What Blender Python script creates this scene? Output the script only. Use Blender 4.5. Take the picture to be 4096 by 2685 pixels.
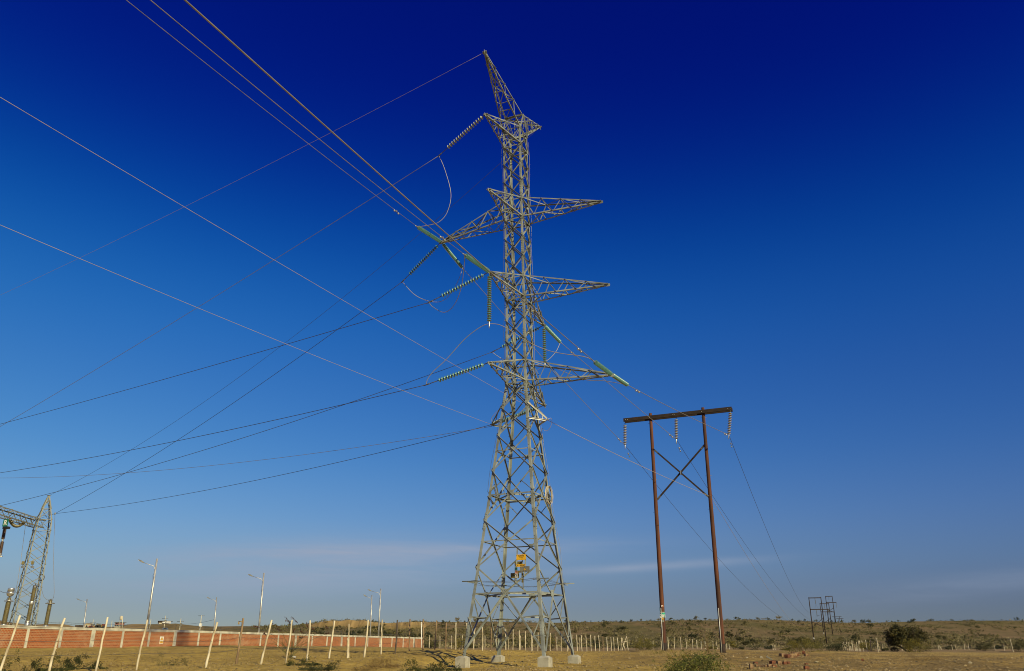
import bpy, math, random
import numpy as np
from mathutils import Vector, Matrix
R = math.radians
for o in list(bpy.data.objects): bpy.data.objects.remove(o)
scn = bpy.context.scene
col = scn.collection

# ------------------------------------------------------------------ camera
F, PITCH, ROLL = 3160.29, R(21.505), R(-0.3504)          # focal length in photo pixels
_cr, _sr = math.cos(ROLL), math.sin(ROLL)
CM = np.array([[_cr, _sr, 0], [-_sr, _cr, 0], [0, 0, 1]]) @ np.array(
    [[1, 0, 0], [0, -math.sin(PITCH), math.cos(PITCH)], [0, math.cos(PITCH), math.sin(PITCH)]])
cam = bpy.data.cameras.new('camera'); cam.sensor_width = 36; cam.lens = F / 4096 * 36
cam.clip_start = 0.2; cam.clip_end = 12000
co = bpy.data.objects.new('camera', cam); col.objects.link(co)
co.matrix_world = Matrix([[CM[0][i], CM[1][i], -CM[2][i], 0] for i in range(3)] + [[0, 0, 0, 1]])
scn.camera = co

# ------------------------------------------------------------------ light
SUN_AZ, SUN_EL = 143.0, 25.0                              # degrees from +Y towards +X, and up
sun = bpy.data.lights.new('sun', 'SUN'); sun.energy = 5.0; sun.angle = R(0.5); sun.color = (1.0, 0.885, 0.50)
so = bpy.data.objects.new('sun', sun); col.objects.link(so)
SD = Vector((math.sin(R(SUN_AZ)) * math.cos(R(SUN_EL)), math.cos(R(SUN_AZ)) * math.cos(R(SUN_EL)), math.sin(R(SUN_EL))))
so.rotation_euler = SD.to_track_quat('Z', 'Y').to_euler()
scn.cycles.filter_width = 1.0
scn.view_settings.view_transform = 'Standard'; scn.view_settings.look = 'None'
scn.view_settings.exposure = 0.0; scn.view_settings.gamma = 1.0

w = bpy.data.worlds.new('World'); scn.world = w; w.use_nodes = True
nt = w.node_tree; N = nt.nodes; LK = nt.links
for n in list(N): N.remove(n)
def nn(tree, t, **kw):
    n = tree.nodes.new(t)
    for k, v in kw.items(): setattr(n, k, v)
    return n
out = nn(nt, 'ShaderNodeOutputWorld'); bg = nn(nt, 'ShaderNodeBackground'); bg.inputs[1].default_value = 0.10
sky = nn(nt, 'ShaderNodeTexSky', sky_type='NISHITA', sun_disc=False, sun_elevation=R(SUN_EL), sun_rotation=R(SUN_AZ),
         altitude=200, air_density=1.0, dust_density=0.3, ozone_density=3.0)
tc = nn(nt, 'ShaderNodeTexCoord'); sep = nn(nt, 'ShaderNodeSeparateXYZ'); LK.new(tc.outputs['Generated'], sep.inputs[0])
mr = nn(nt, 'ShaderNodeMapRange'); LK.new(sep.outputs[2], mr.inputs[0]); mr.inputs[1].default_value = 0.0; mr.inputs[2].default_value = 0.72
rmp = nn(nt, 'ShaderNodeValToRGB'); LK.new(mr.outputs[0], rmp.inputs[0])     # clear dry air: how the blue deepens with height
SKYRAMP = [(0, (.36, .42, .47)), (.06, (.32, .325, .41)), (.12, (.415, .455, .51)), (.20, (.415, .525, .63)), (.30, (.275, .53, .71)), (.42, (.185, .485, .78)), (.52, (.105, .48, .85)), (.63, (.028, .36, .84)), (.75, (.007, .15, .73)), (.87, (.0035, .062, .66)), (1, (.004, .056, .65))]
rmp.color_ramp.interpolation = 'B_SPLINE'
er = rmp.color_ramp.elements
for i, (p, c) in enumerate(SKYRAMP):
    e = er[i] if i < 2 else er.new(p)
    e.position = p; e.color = (*c, 1)
mul = nn(nt, 'ShaderNodeMix', data_type='RGBA', blend_type='MULTIPLY'); mul.inputs[0].default_value = 1.0
LK.new(sky.outputs[0], mul.inputs[6]); LK.new(rmp.outputs[0], mul.inputs[7])
az = nn(nt, 'ShaderNodeMapRange'); LK.new(sep.outputs[0], az.inputs[0]); az.inputs[1].default_value = -0.6; az.inputs[2].default_value = 0.6
azc = nn(nt, 'ShaderNodeMix', data_type='RGBA'); LK.new(az.outputs[0], azc.inputs[0]); azc.inputs[6].default_value = (1.15, 1.15, 1.15, 1); azc.inputs[7].default_value = (0.75, 0.83, 1.18, 1)
mul2 = nn(nt, 'ShaderNodeMix', data_type='RGBA', blend_type='MULTIPLY'); mul2.inputs[0].default_value = 1.0; LK.new(mul.outputs[2], mul2.inputs[6]); LK.new(azc.outputs[2], mul2.inputs[7])
# thin cirrus low in the sky: three banks by compass bearing, broken up by stretched noise
def wm(op, *a):
    x = nn(nt, 'ShaderNodeMath', operation=op)
    for i, c in enumerate(a):
        if isinstance(c, (int, float)): x.inputs[i].default_value = c
        else: LK.new(c, x.inputs[i])
    return x.outputs[0]
mp = nn(nt, 'ShaderNodeMapping'); mp.inputs['Scale'].default_value = (1.6, 1.6, 16.0); mp.inputs['Rotation'].default_value = (0, R(4), 0); mp.inputs['Location'].default_value = (0.35, 0.1, 0.4); LK.new(tc.outputs['Generated'], mp.inputs[0])
cn = nn(nt, 'ShaderNodeTexNoise'); cn.inputs['Scale'].default_value = 3.0; cn.inputs['Detail'].default_value = 7; cn.inputs['Roughness'].default_value = 0.6; cn.inputs['Distortion'].default_value = 0.4; LK.new(mp.outputs[0], cn.inputs[0])
cr = nn(nt, 'ShaderNodeMapRange', interpolation_type='SMOOTHSTEP'); LK.new(cn.outputs[0], cr.inputs[0]); cr.inputs[1].default_value = 0.32; cr.inputs[2].default_value = 0.72
brg = wm('DIVIDE', sep.outputs[0], sep.outputs[1]); fwd = wm('GREATER_THAN', sep.outputs[1], 0.0)
tot = None
for b0, wd_, z0, hz, tilt, amt, ns in ((-0.26, 0.24, 0.088, 0.030, 0.05, 0.66, 0.55), (-0.12, 0.20, 0.108, 0.008, 0.03, 0.55, 0.5), (0.17, 0.11, 0.0885, 0.0048, 0.035, 0.62, 0.35), (0.62, 0.26, 0.062, 0.012, 0.06, 0.20, 0.7)):
    db = wm('SUBTRACT', brg, b0); q1 = wm('DIVIDE', db, wd_); zz_ = wm('SUBTRACT', wm('SUBTRACT', sep.outputs[2], z0), wm('MULTIPLY', db, tilt)); q2 = wm('DIVIDE', zz_, hz)
    g_ = wm('EXPONENT', wm('MULTIPLY', wm('ADD', wm('MULTIPLY', q1, q1), wm('MULTIPLY', q2, q2)), -1.0))
    v_ = wm('MULTIPLY', wm('MULTIPLY', g_, amt), wm('ADD', wm('MULTIPLY', cr.outputs[0], ns * 1.5), 1.0 - ns)); tot = v_ if tot is None else wm('ADD', tot, v_)
cm2 = nn(nt, 'ShaderNodeMath', operation='MULTIPLY'); LK.new(tot, cm2.inputs[0]); LK.new(fwd, cm2.inputs[1])
mc = nn(nt, 'ShaderNodeMix', data_type='RGBA'); LK.new(cm2.outputs[0], mc.inputs[0]); LK.new(mul2.outputs[2], mc.inputs[6]); mc.inputs[7].default_value = (3.1, 3.7, 4.9, 1)
LK.new(mc.outputs[2], bg.inputs[0]); LK.new(bg.outputs[0], out.inputs[0])

# ------------------------------------------------------------------ pixel <-> world helpers (survey of the photo)
def ray(u, v): return CM.T @ np.array([(u - 2048) / F, (1342.5 - v) / F, 1.0])
def at(u, v, Y): d = ray(u, v); return d * (Y / d[1])
def proj(P):
    q = CM @ np.asarray(P, float); return np.array([2048 + F * q[0] / q[2], 1342.5 - F * q[1] / q[2]])
def sphere_hit(u, v, P, L, far=True):
    d = ray(u, v); d = d / np.linalg.norm(d); t0 = d @ P; k = L * L - (P @ P - t0 * t0)
    k = math.sqrt(k) if k > 0 else 0.0
    return d * (t0 + k if far else t0 - k)
def smooth(x): x = np.clip(x, 0, 1); return x * x * (3 - 2 * x)

# ------------------------------------------------------------------ terrain
def _hash(i, j, s):
    h = (i * 374761393 + j * 668265263 + s * 974634277) & 0xFFFFFFFF
    h = ((h ^ (h >> 13)) * 1274126177) & 0xFFFFFFFF
    return ((h ^ (h >> 16)) & 0xFFFF) / 65535.0
def vnoise(x, y, s=0):
    x = np.asarray(x, float); y = np.asarray(y, float)
    i = np.floor(x).astype(np.int64); j = np.floor(y).astype(np.int64); fx = smooth(x - i); fy = smooth(y - j)
    a = _hash(i, j, s); b = _hash(i + 1, j, s); c = _hash(i, j + 1, s); d = _hash(i + 1, j + 1, s)
    return (a * (1 - fx) + b * fx) * (1 - fy) + (c * (1 - fx) + d * fx) * fy
def fbm(x, y, o=4, s=0):
    r = 0; a = 0.5
    for k in range(o): r = r + a * (vnoise(x, y, s + k) - 0.5); x = x * 2.03 + 7.1; y = y * 2.03 + 3.7; a *= 0.5
    return r
WA, WB = np.array([-50.33, 87.22]), np.array([-19.73, 181.86])        # brick wall line
CTRL = np.array([(-19.1, 32.1, -.9), (-18.7, 34.8, -.9), (-16.9, 34.9, -.87), (-16.1, 37, -.89), (-15.3, 42.7, -.85), (-13.5, 43, -.74), (-12, 45.4, -.7),
    (-10.8, 49.8, -.6), (-9.1, 52.5, -.5), (-8.1, 56, -.38), (-7.2, 58.8, -.28), (-6.4, 61, -.24), (-5.5, 69, -.23), (-3.7, 78.5, -.31), (-.1, 85.7, -.45),
    (2, 95, -.58), (7.7, 103, -.73), (10, 111, -.73), (15.5, 141, -.72), (27, 150, -.62), (40, 191, -.8), (47, 196, -1.0), (71, 174, -1.25), (58, 137, -1.13),
    (83, 142, -1.34), (13.5, 76, -.47), (16.8, 68.2, -.63), (-2.9, 50.2, -1.12), (2.4, 48.1, -1.12), (.0, 45, -1.1), (0, 38, -1.1), (10, 38, -1.12), (20, 40, -1.15), (-6, 36, -1.05),
    (4.2, 53, -1.06), (-.8, 55, -.98), (30, 60, -1.05), (-50.3, 87.2, .12), (-42, 113, .35), (-34, 138, .2), (-19.7, 181.9, -.2), (-60, 100, .2), (-80, 200, .3),
    (0, 200, -.35), (0, 300, -.2), (60, 330, -.6), (110, 376, -.5), (160, 300, -1.5), (-60, 300, .5), (-150, 300, 1), (0, 20, -1.3), (25, 20, -1.3), (-20, 20, -1.2),
    (-30, 60, -.3), (-38, 60, -.25), (-30, 90, .1), (-20, 110, -.05)])
_cx, _cy = CTRL[:, 0] / CTRL[:, 1] * 4.0, np.log(CTRL[:, 1]) * 2.2
def z_near(X, Y):
    Yc = np.clip(Y, 12, 420); th = np.clip(X / Yc, -1.6, 1.6) * 4.0; ly = np.log(Yc) * 2.2
    n = np.zeros_like(th); d = np.zeros_like(th)
    for x, y, z in zip(_cx, _cy, CTRL[:, 2]):
        wt = 1.0 / ((th - x) ** 2 + (ly - y) ** 2 + 0.012) ** 2
        n = n + wt * z; d = d + wt
    return n / d
SKY_U = np.array([-2500, -600, 0, 60, 120, 200, 260, 300, 400, 470, 520, 560, 600, 640, 700, 780, 850, 900, 1000, 1130, 1200, 1260, 1290, 1330, 1355, 1395, 1430, 1450, 1480, 1505, 1560, 1600, 1680, 1800, 2000, 2200, 2500, 2750, 2880, 3000, 3120, 3240, 3350, 3463, 3576, 3700, 3840, 4096, 4700, 6600])
SKY_V = np.array([2490, 2488, 2482, 2492, 2498, 2496, 2497, 2507, 2508, 2506, 2497, 2496, 2497, 2497, 2494, 2503, 2506, 2505, 2505, 2504, 2500, 2493, 2486, 2481, 2485, 2479, 2484, 2480, 2487, 2490, 2493, 2490, 2488, 2488, 2487, 2491, 2486, 2481, 2481, 2479, 2481, 2487, 2490, 2492, 2488, 2485, 2483, 2482, 2481, 2480])
SKY_TH = []; SKY_E = []
for u_, v_ in zip(SKY_U, SKY_V):
    d_ = ray(u_, v_); SKY_TH.append(d_[0] / d_[1]); SKY_E.append(d_[2] / d_[1])
def terrain(X, Y, detail=True):
    X = np.asarray(X, float); Y = np.asarray(Y, float)
    Ys = np.maximum(Y, 12.0)
    z = z_near(X, Ys)
    th = X / Ys; e = np.interp(th, SKY_TH, SKY_E)
    u = 2048 + th * 3396
    left = smooth((1750 - u) / 120.0)
    y0 = 250 + 90 * (1 - left); yc = 650 - 150 * left + 40 * fbm(th * 9, th * 0 + 1.5, 3, 3)
    f = (Ys - y0) / (yc - y0)
    prof = np.where(f < 1, np.clip(f, 0, 1) ** 1.15, 1.0)
    # quarry face: a steep bank near the top of the rise
    q = smooth((u - 1190) / 90) * smooth((1720 - u) / 60)
    fl = 0.02 * fbm(th * 260, th * 0, 3, 9)
    bank = 0.70 * smooth(f / 0.93) + 0.30 * smooth((f - 0.93 + fl) / 0.02)
    prof = prof * (1 - q) + np.where(f > 1, 1, bank) * q
    zc = e * np.minimum(Ys, yc)
    zc = np.where(Ys > yc, e * yc - (Ys - yc) * 0.004, zc)
    hill = z * (1 - prof) + zc * prof
    z = np.where(f > 0, hill, z)
    mid = np.clip(f, 0, 1) * np.clip((1 - f) * 3, 0, 1)
    z = z + mid * (2.2 * fbm(X / 60, Y / 60, 4, 5)) * (Ys / 500)
    if detail:
        a = np.clip((Ys - 15) / 20, 0, 1) * np.clip(1 - (Ys - 150) / 250, 0, 1)
        z = z + a * (0.30 * fbm(X / 3.1, Y / 3.1, 5, 11) + 0.10 * fbm(X / 0.6, Y / 0.6, 3, 21))
    return z
def gz(x, y): return float(terrain(np.array([x]), np.array([y]))[0])
def gpt(u, Y, dz=0.0):
    d = ray(u, 2590); x = d[0] / d[1] * Y; return np.array([x, Y, gz(x, Y) + dz])
def gpix(u, v, y0=28, y1=600):
    """where the ground shows at that place of the photo"""
    for k in range(400):
        Y = y0 * (y1 / y0) ** (k / 399.0); P = at(u, v, Y)
        if P[2] <= terrain(P[0], P[1], False): return np.array([P[0], P[1], gz(P[0], P[1])])
    return np.array([P[0], P[1], gz(P[0], P[1])])

# ------------------------------------------------------------------ materials
def mat(name, color, rough=0.7, metal=0.0, var=0.0, scale=3.0, color2=None, bump=0.0, bscale=20.0, island=0.0, trans=0.0, transl=0.0, spec=0.5, detail=5, stretch=None):
    m = bpy.data.materials.new(name); m.use_nodes = True; t = m.node_tree; b = t.nodes['Principled BSDF']
    b.inputs['Roughness'].default_value = rough; b.inputs['Metallic'].default_value = metal; b.inputs['Specular IOR Level'].default_value = spec
    b.inputs['Transmission Weight'].default_value = trans
    src = None
    co_ = nn(t, 'ShaderNodeTexCoord'); vec = co_.outputs['Object']
    if stretch:
        mpn = nn(t, 'ShaderNodeMapping'); mpn.inputs['Scale'].default_value = stretch; t.links.new(vec, mpn.inputs[0]); vec = mpn.outputs[0]
    c2 = color2 or tuple(max(0, x * (1 - var)) for x in color)
    nz = nn(t, 'ShaderNodeTexNoise'); nz.inputs['Scale'].default_value = scale; nz.inputs['Detail'].default_value = detail; t.links.new(vec, nz.inputs[0])
    rp = nn(t, 'ShaderNodeMapRange', interpolation_type='SMOOTHSTEP'); rp.inputs[1].default_value = 0.35; rp.inputs[2].default_value = 0.65; t.links.new(nz.outputs[0], rp.inputs[0])
    mx = nn(t, 'ShaderNodeMix', data_type='RGBA'); t.links.new(rp.outputs[0], mx.inputs[0]); mx.inputs[6].default_value = (*color, 1); mx.inputs[7].default_value = (*c2, 1)
    src = mx.outputs[2]
    if island:
        g = nn(t, 'ShaderNodeNewGeometry'); r2 = nn(t, 'ShaderNodeMapRange'); t.links.new(g.outputs['Random Per Island'], r2.inputs[0])
        r2.inputs[3].default_value = 1 - island; r2.inputs[4].default_value = 1 + island
        sc = nn(t, 'ShaderNodeVectorMath', operation='SCALE'); t.links.new(src, sc.inputs[0]); t.links.new(r2.outputs[0], sc.inputs[3]); src = sc.outputs[0]
    t.links.new(src, b.inputs['Base Color'])
    if bump:
        bn = nn(t, 'ShaderNodeTexNoise'); bn.inputs['Scale'].default_value = bscale; bn.inputs['Detail'].default_value = 4; t.links.new(vec, bn.inputs[0])
        bp = nn(t, 'ShaderNodeBump'); bp.inputs['Strength'].default_value = bump; bp.inputs['Distance'].default_value = 0.03; t.links.new(bn.outputs[0], bp.inputs['Height']); t.links.new(bp.outputs[0], b.inputs['Normal'])
    if transl:
        tr = nn(t, 'ShaderNodeBsdfTranslucent'); t.links.new(src, tr.inputs[0]); ms = nn(t, 'ShaderNodeMixShader'); ms.inputs[0].default_value = transl
        t.links.new(b.outputs[0], ms.inputs[1]); t.links.new(tr.outputs[0], ms.inputs[2]); t.links.new(ms.outputs[0], t.nodes['Material Output'].inputs[0])
    return m
M = {}
M['steel'] = mat('galvanised_steel', (0.285, 0.305, 0.285), 0.6, 0.0, color2=(0.16, 0.17, 0.16), scale=1.3, bump=0.05, bscale=40)
M['steel2'] = mat('substation_steel', (0.22, 0.22, 0.18), 0.6, 0.0, var=0.25, scale=1.5)
M['fitting'] = mat('forged_fittings', (0.20, 0.19, 0.17), 0.5, 0.6, var=0.4, scale=8)
M['white_metal'] = mat('bright_bracket_metal', (0.62, 0.61, 0.56), 0.45, 0.3, var=0.2, scale=4)
M['glass'] = mat('toughened_glass', (0.14, 0.33, 0.29), 0.30, 0.0, var=0.15, scale=6, trans=0.35)
M['glass_pale'] = mat('dusty_pale_glass', (0.42, 0.44, 0.35), 0.4, 0.0, var=0.15, scale=6)
M['porcelain'] = mat('grey_porcelain', (0.40, 0.37, 0.33), 0.3, 0, var=0.2, scale=6)
M['brown_porc'] = mat('olive_brown_porcelain', (0.16, 0.13, 0.06), 0.35, 0, var=0.3, scale=5)
M['brown_poly'] = mat('brown_porcelain', (0.12, 0.07, 0.045), 0.35, 0, var=0.3, scale=5)
M['wire'] = mat('aluminium_conductor', (0.34, 0.31, 0.27), 0.5, 0.45, var=0.25, scale=2)
M['jumper'] = mat('bright_aluminium_jumper', (0.42, 0.37, 0.31), 0.5, 0.3, var=0.2, scale=2)
M['wire_dark'] = mat('weathered_conductor', (0.085, 0.08, 0.08), 0.55, 0.4, var=0.3, scale=2)
M['wire_warm'] = mat('bright_ground_wire', (0.50, 0.40, 0.30), 0.5, 0.2, var=0.2, scale=2)
M['wood'] = mat('creosoted_pole_timber', (0.13, 0.04, 0.015), 0.85, 0, color2=(0.055, 0.02, 0.011), scale=1.2, bump=0.25, bscale=14, stretch=(3, 3, 0.25))
M['wood_dark'] = mat('dark_beam_timber', (0.032, 0.017, 0.011), 0.85, 0, color2=(0.018, 0.011, 0.009), scale=2.0, bump=0.2, bscale=12)
M['wood_tar'] = mat('tarred_pole_foot', (0.03, 0.015, 0.010), 0.8, 0, var=0.4, scale=3)
M['stake'] = mat('peeled_stake', (0.66, 0.58, 0.42), 0.8, 0, color2=(0.40, 0.32, 0.20), scale=2.2, bump=0.3, bscale=20, stretch=(3, 3, 0.8))
M['stake_brown'] = mat('barked_stake', (0.30, 0.20, 0.11), 0.85, 0, color2=(0.17, 0.11, 0.06), scale=2.2, bump=0.3, bscale=20, stretch=(3, 3, 0.8))
M['stake_dark'] = mat('charred_stake', (0.10, 0.075, 0.06), 0.85, 0, var=0.4, scale=2.2)
M['concrete'] = mat('footing_concrete', (0.42, 0.39, 0.31), 0.9, 0, color2=(0.30, 0.27, 0.21), scale=2.5, bump=0.25, bscale=16)
M['wall_conc'] = mat('wall_concrete', (0.56, 0.53, 0.42), 0.9, 0, color2=(0.34, 0.31, 0.25), scale=0.9, bump=0.25, bscale=8)
M['alu'] = mat('aluminium_casting', (0.60, 0.58, 0.52), 0.35, 0.7, var=0.25, scale=2)
M['lamp_pole'] = mat('lamp_pole_galvanised', (0.62, 0.60, 0.56), 0.4, 0.45, color2=(0.30, 0.29, 0.28), scale=0.7)
M['lamp_head'] = mat('lamp_housing', (0.22, 0.21, 0.19), 0.5, 0.2, var=0.3)
M['yellow'] = mat('sign_yellow', (0.78, 0.42, 0.012), 0.5, 0, var=0.12, scale=5)
M['sign_back'] = mat('sign_back_olive', (0.16, 0.12, 0.025), 0.7, 0, var=0.2, scale=3)
M['sign_grey'] = mat('sign_grey', (0.22, 0.21, 0.17), 0.6, 0.2, var=0.15, scale=4)
M['white'] = mat('sign_white', (0.78, 0.76, 0.70), 0.5, 0, var=0.08, scale=4)
M['green'] = mat('sign_green', (0.012, 0.17, 0.12), 0.5, 0, var=0.15, scale=4)
M['teal'] = mat('band_teal', (0.02, 0.33, 0.22), 0.5, 0, var=0.15, scale=4)
M['salmon'] = mat('sign_salmon', (0.62, 0.24, 0.14), 0.5, 0, var=0.15, scale=4)
M['black'] = mat('sign_black', (0.012, 0.012, 0.012), 0.6)
M['brickred'] = mat('loose_brick', (0.20, 0.062, 0.022), 0.9, 0, color2=(0.09, 0.035, 0.018), scale=6, bump=0.4, bscale=25)
M['brickpale'] = mat('mortared_brick', (0.26, 0.165, 0.085), 0.9, 0, color2=(0.12, 0.06, 0.028), scale=6, bump=0.4, bscale=25)
M['stone'] = mat('pebbles', (0.34, 0.25, 0.12), 0.95, 0, var=0.45, scale=0.8, island=0.35)
M['stone_pale'] = mat('pale_stone', (0.42, 0.35, 0.22), 0.95, 0, var=0.3, scale=6)
M['bark'] = mat('shrub_bark', (0.07, 0.05, 0.028), 0.9, 0, var=0.4, scale=6)
M['twig'] = mat('green_twig', (0.11, 0.10, 0.035), 0.9, 0, var=0.3, scale=6)
M['dry_twig'] = mat('dry_twig', (0.24, 0.15, 0.06), 0.9, 0, var=0.35, scale=6)
def leafmat(n, c, c2, isl=0.45, tr=0.25, scale=0.9): return mat(n, c, 0.6, 0, color2=c2, scale=scale, island=isl, transl=tr, spec=0.3)
M['leaf_bright'] = leafmat('leaf_bright', (0.16, 0.16, 0.03), (0.08, 0.10, 0.022), scale=2.5)
M['leaf_yellow'] = leafmat('leaf_yellow_green', (0.20, 0.16, 0.025), (0.10, 0.095, 0.02))
M['leaf_olive'] = leafmat('leaf_olive', (0.095, 0.085, 0.028), (0.055, 0.058, 0.022))
M['leaf_tree'] = leafmat('leaf_tree', (0.085, 0.07, 0.016), (0.03, 0.032, 0.011), tr=0.04)
M['leaf_dark'] = leafmat('leaf_dark', (0.05, 0.055, 0.018), (0.03, 0.038, 0.014))
M['leaf_thorn'] = leafmat('leaf_thorn', (0.085, 0.085, 0.02), (0.042, 0.048, 0.014))
M['leaf_dry'] = leafmat('leaf_dry', (0.26, 0.17, 0.055), (0.16, 0.10, 0.035))
M['pod'] = leafmat('dry_pod', (0.085, 0.022, 0.012), (0.05, 0.016, 0.01), tr=0.1)
M['drygrass'] = leafmat('dry_grass', (0.31, 0.225, 0.09), (0.24, 0.17, 0.07), isl=0.3, tr=0.2, scale=0.12)
M['scrub'] = leafmat('hillside_scrub', (0.15, 0.125, 0.045), (0.095, 0.085, 0.032), isl=0.35, tr=0.15, scale=0.02)
M['grey_scrub'] = leafmat('grey_scrub', (0.25, 0.20, 0.10), (0.17, 0.14, 0.07), isl=0.3, tr=0.15, scale=0.05)
M['pink'] = mat('pink_paint', (0.45, 0.20, 0.16), 0.8, 0, var=0.2, scale=1)
M['cream'] = mat('cream_render', (0.60, 0.52, 0.38), 0.9, 0, var=0.2, scale=0.6)
M['rust'] = mat('rust_red_metal', (0.25, 0.06, 0.03), 0.7, 0.1, var=0.3, scale=2)
M['loader'] = mat('machine_yellow', (0.50, 0.30, 0.04), 0.6, 0, var=0.2, scale=2)
M['bluecar'] = mat('dusty_blue_paint', (0.10, 0.15, 0.26), 0.4, 0, var=0.2, scale=2)
M['rubber'] = mat('black_rubber', (0.02, 0.02, 0.02), 0.9)

def brick_mat():
    m = bpy.data.materials.new('brickwork'); m.use_nodes = True; t = m.node_tree; b = t.nodes['Principled BSDF']; b.inputs['Roughness'].default_value = 0.92
    a = nn(t, 'ShaderNodeAttribute', attribute_name='wall_uv')
    def brick(c1, c2, mort, ms):
        k = nn(t, 'ShaderNodeTexBrick'); t.links.new(a.outputs['Vector'], k.inputs[0]); k.inputs['Scale'].default_value = 1.0
        k.inputs['Brick Width'].default_value = 0.34; k.inputs['Row Height'].default_value = 0.16; k.inputs['Mortar Size'].default_value = ms; k.inputs['Mortar Smooth'].default_value = 0.3
        k.inputs['Bias'].default_value = -0.1
        k.inputs['Color1'].default_value = (*c1, 1); k.inputs['Color2'].default_value = (*c2, 1); k.inputs['Mortar'].default_value = (*mort, 1); return k
    k = brick((0.34, 0.088, 0.020), (0.21, 0.048, 0.013), (0.38, 0.24, 0.13), 0.022)
    nz = nn(t, 'ShaderNodeTexNoise'); nz.inputs['Scale'].default_value = 1.1; nz.inputs['Detail'].default_value = 7; nz.inputs['Roughness'].default_value = 0.65; t.links.new(a.outputs['Vector'], nz.inputs[0])
    n3 = nn(t, 'ShaderNodeTexNoise'); n3.inputs['Scale'].default_value = .16; n3.inputs['Detail'].default_value = 2; t.links.new(a.outputs['Vector'], n3.inputs[0])
    ad = nn(t, 'ShaderNodeMath', operation='ADD'); t.links.new(nz.outputs[0], ad.inputs[0]); t.links.new(n3.outputs[0], ad.inputs[1]); nz = ad
    rp = nn(t, 'ShaderNodeMapRange', interpolation_type='SMOOTHSTEP'); rp.inputs[1].default_value = 1.0; rp.inputs[2].default_value = 1.3; rp.inputs[4].default_value = 0.45; t.links.new(nz.outputs[0], rp.inputs[0])
    mx = nn(t, 'ShaderNodeMix', data_type='RGBA'); t.links.new(rp.outputs[0], mx.inputs[0]); t.links.new(k.outputs[0], mx.inputs[6]); mx.inputs[7].default_value = (0.46, 0.30, 0.18, 1)
    t.links.new(mx.outputs[2], b.inputs['Base Color'])
    bp = nn(t, 'ShaderNodeBump'); bp.inputs['Strength'].default_value = 0.5; bp.inputs['Distance'].default_value = 0.02; bp.invert = True; t.links.new(k.outputs['Fac'], bp.inputs['Height']); t.links.new(bp.outputs[0], b.inputs['Normal'])
    return m
M['brick'] = brick_mat()

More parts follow.
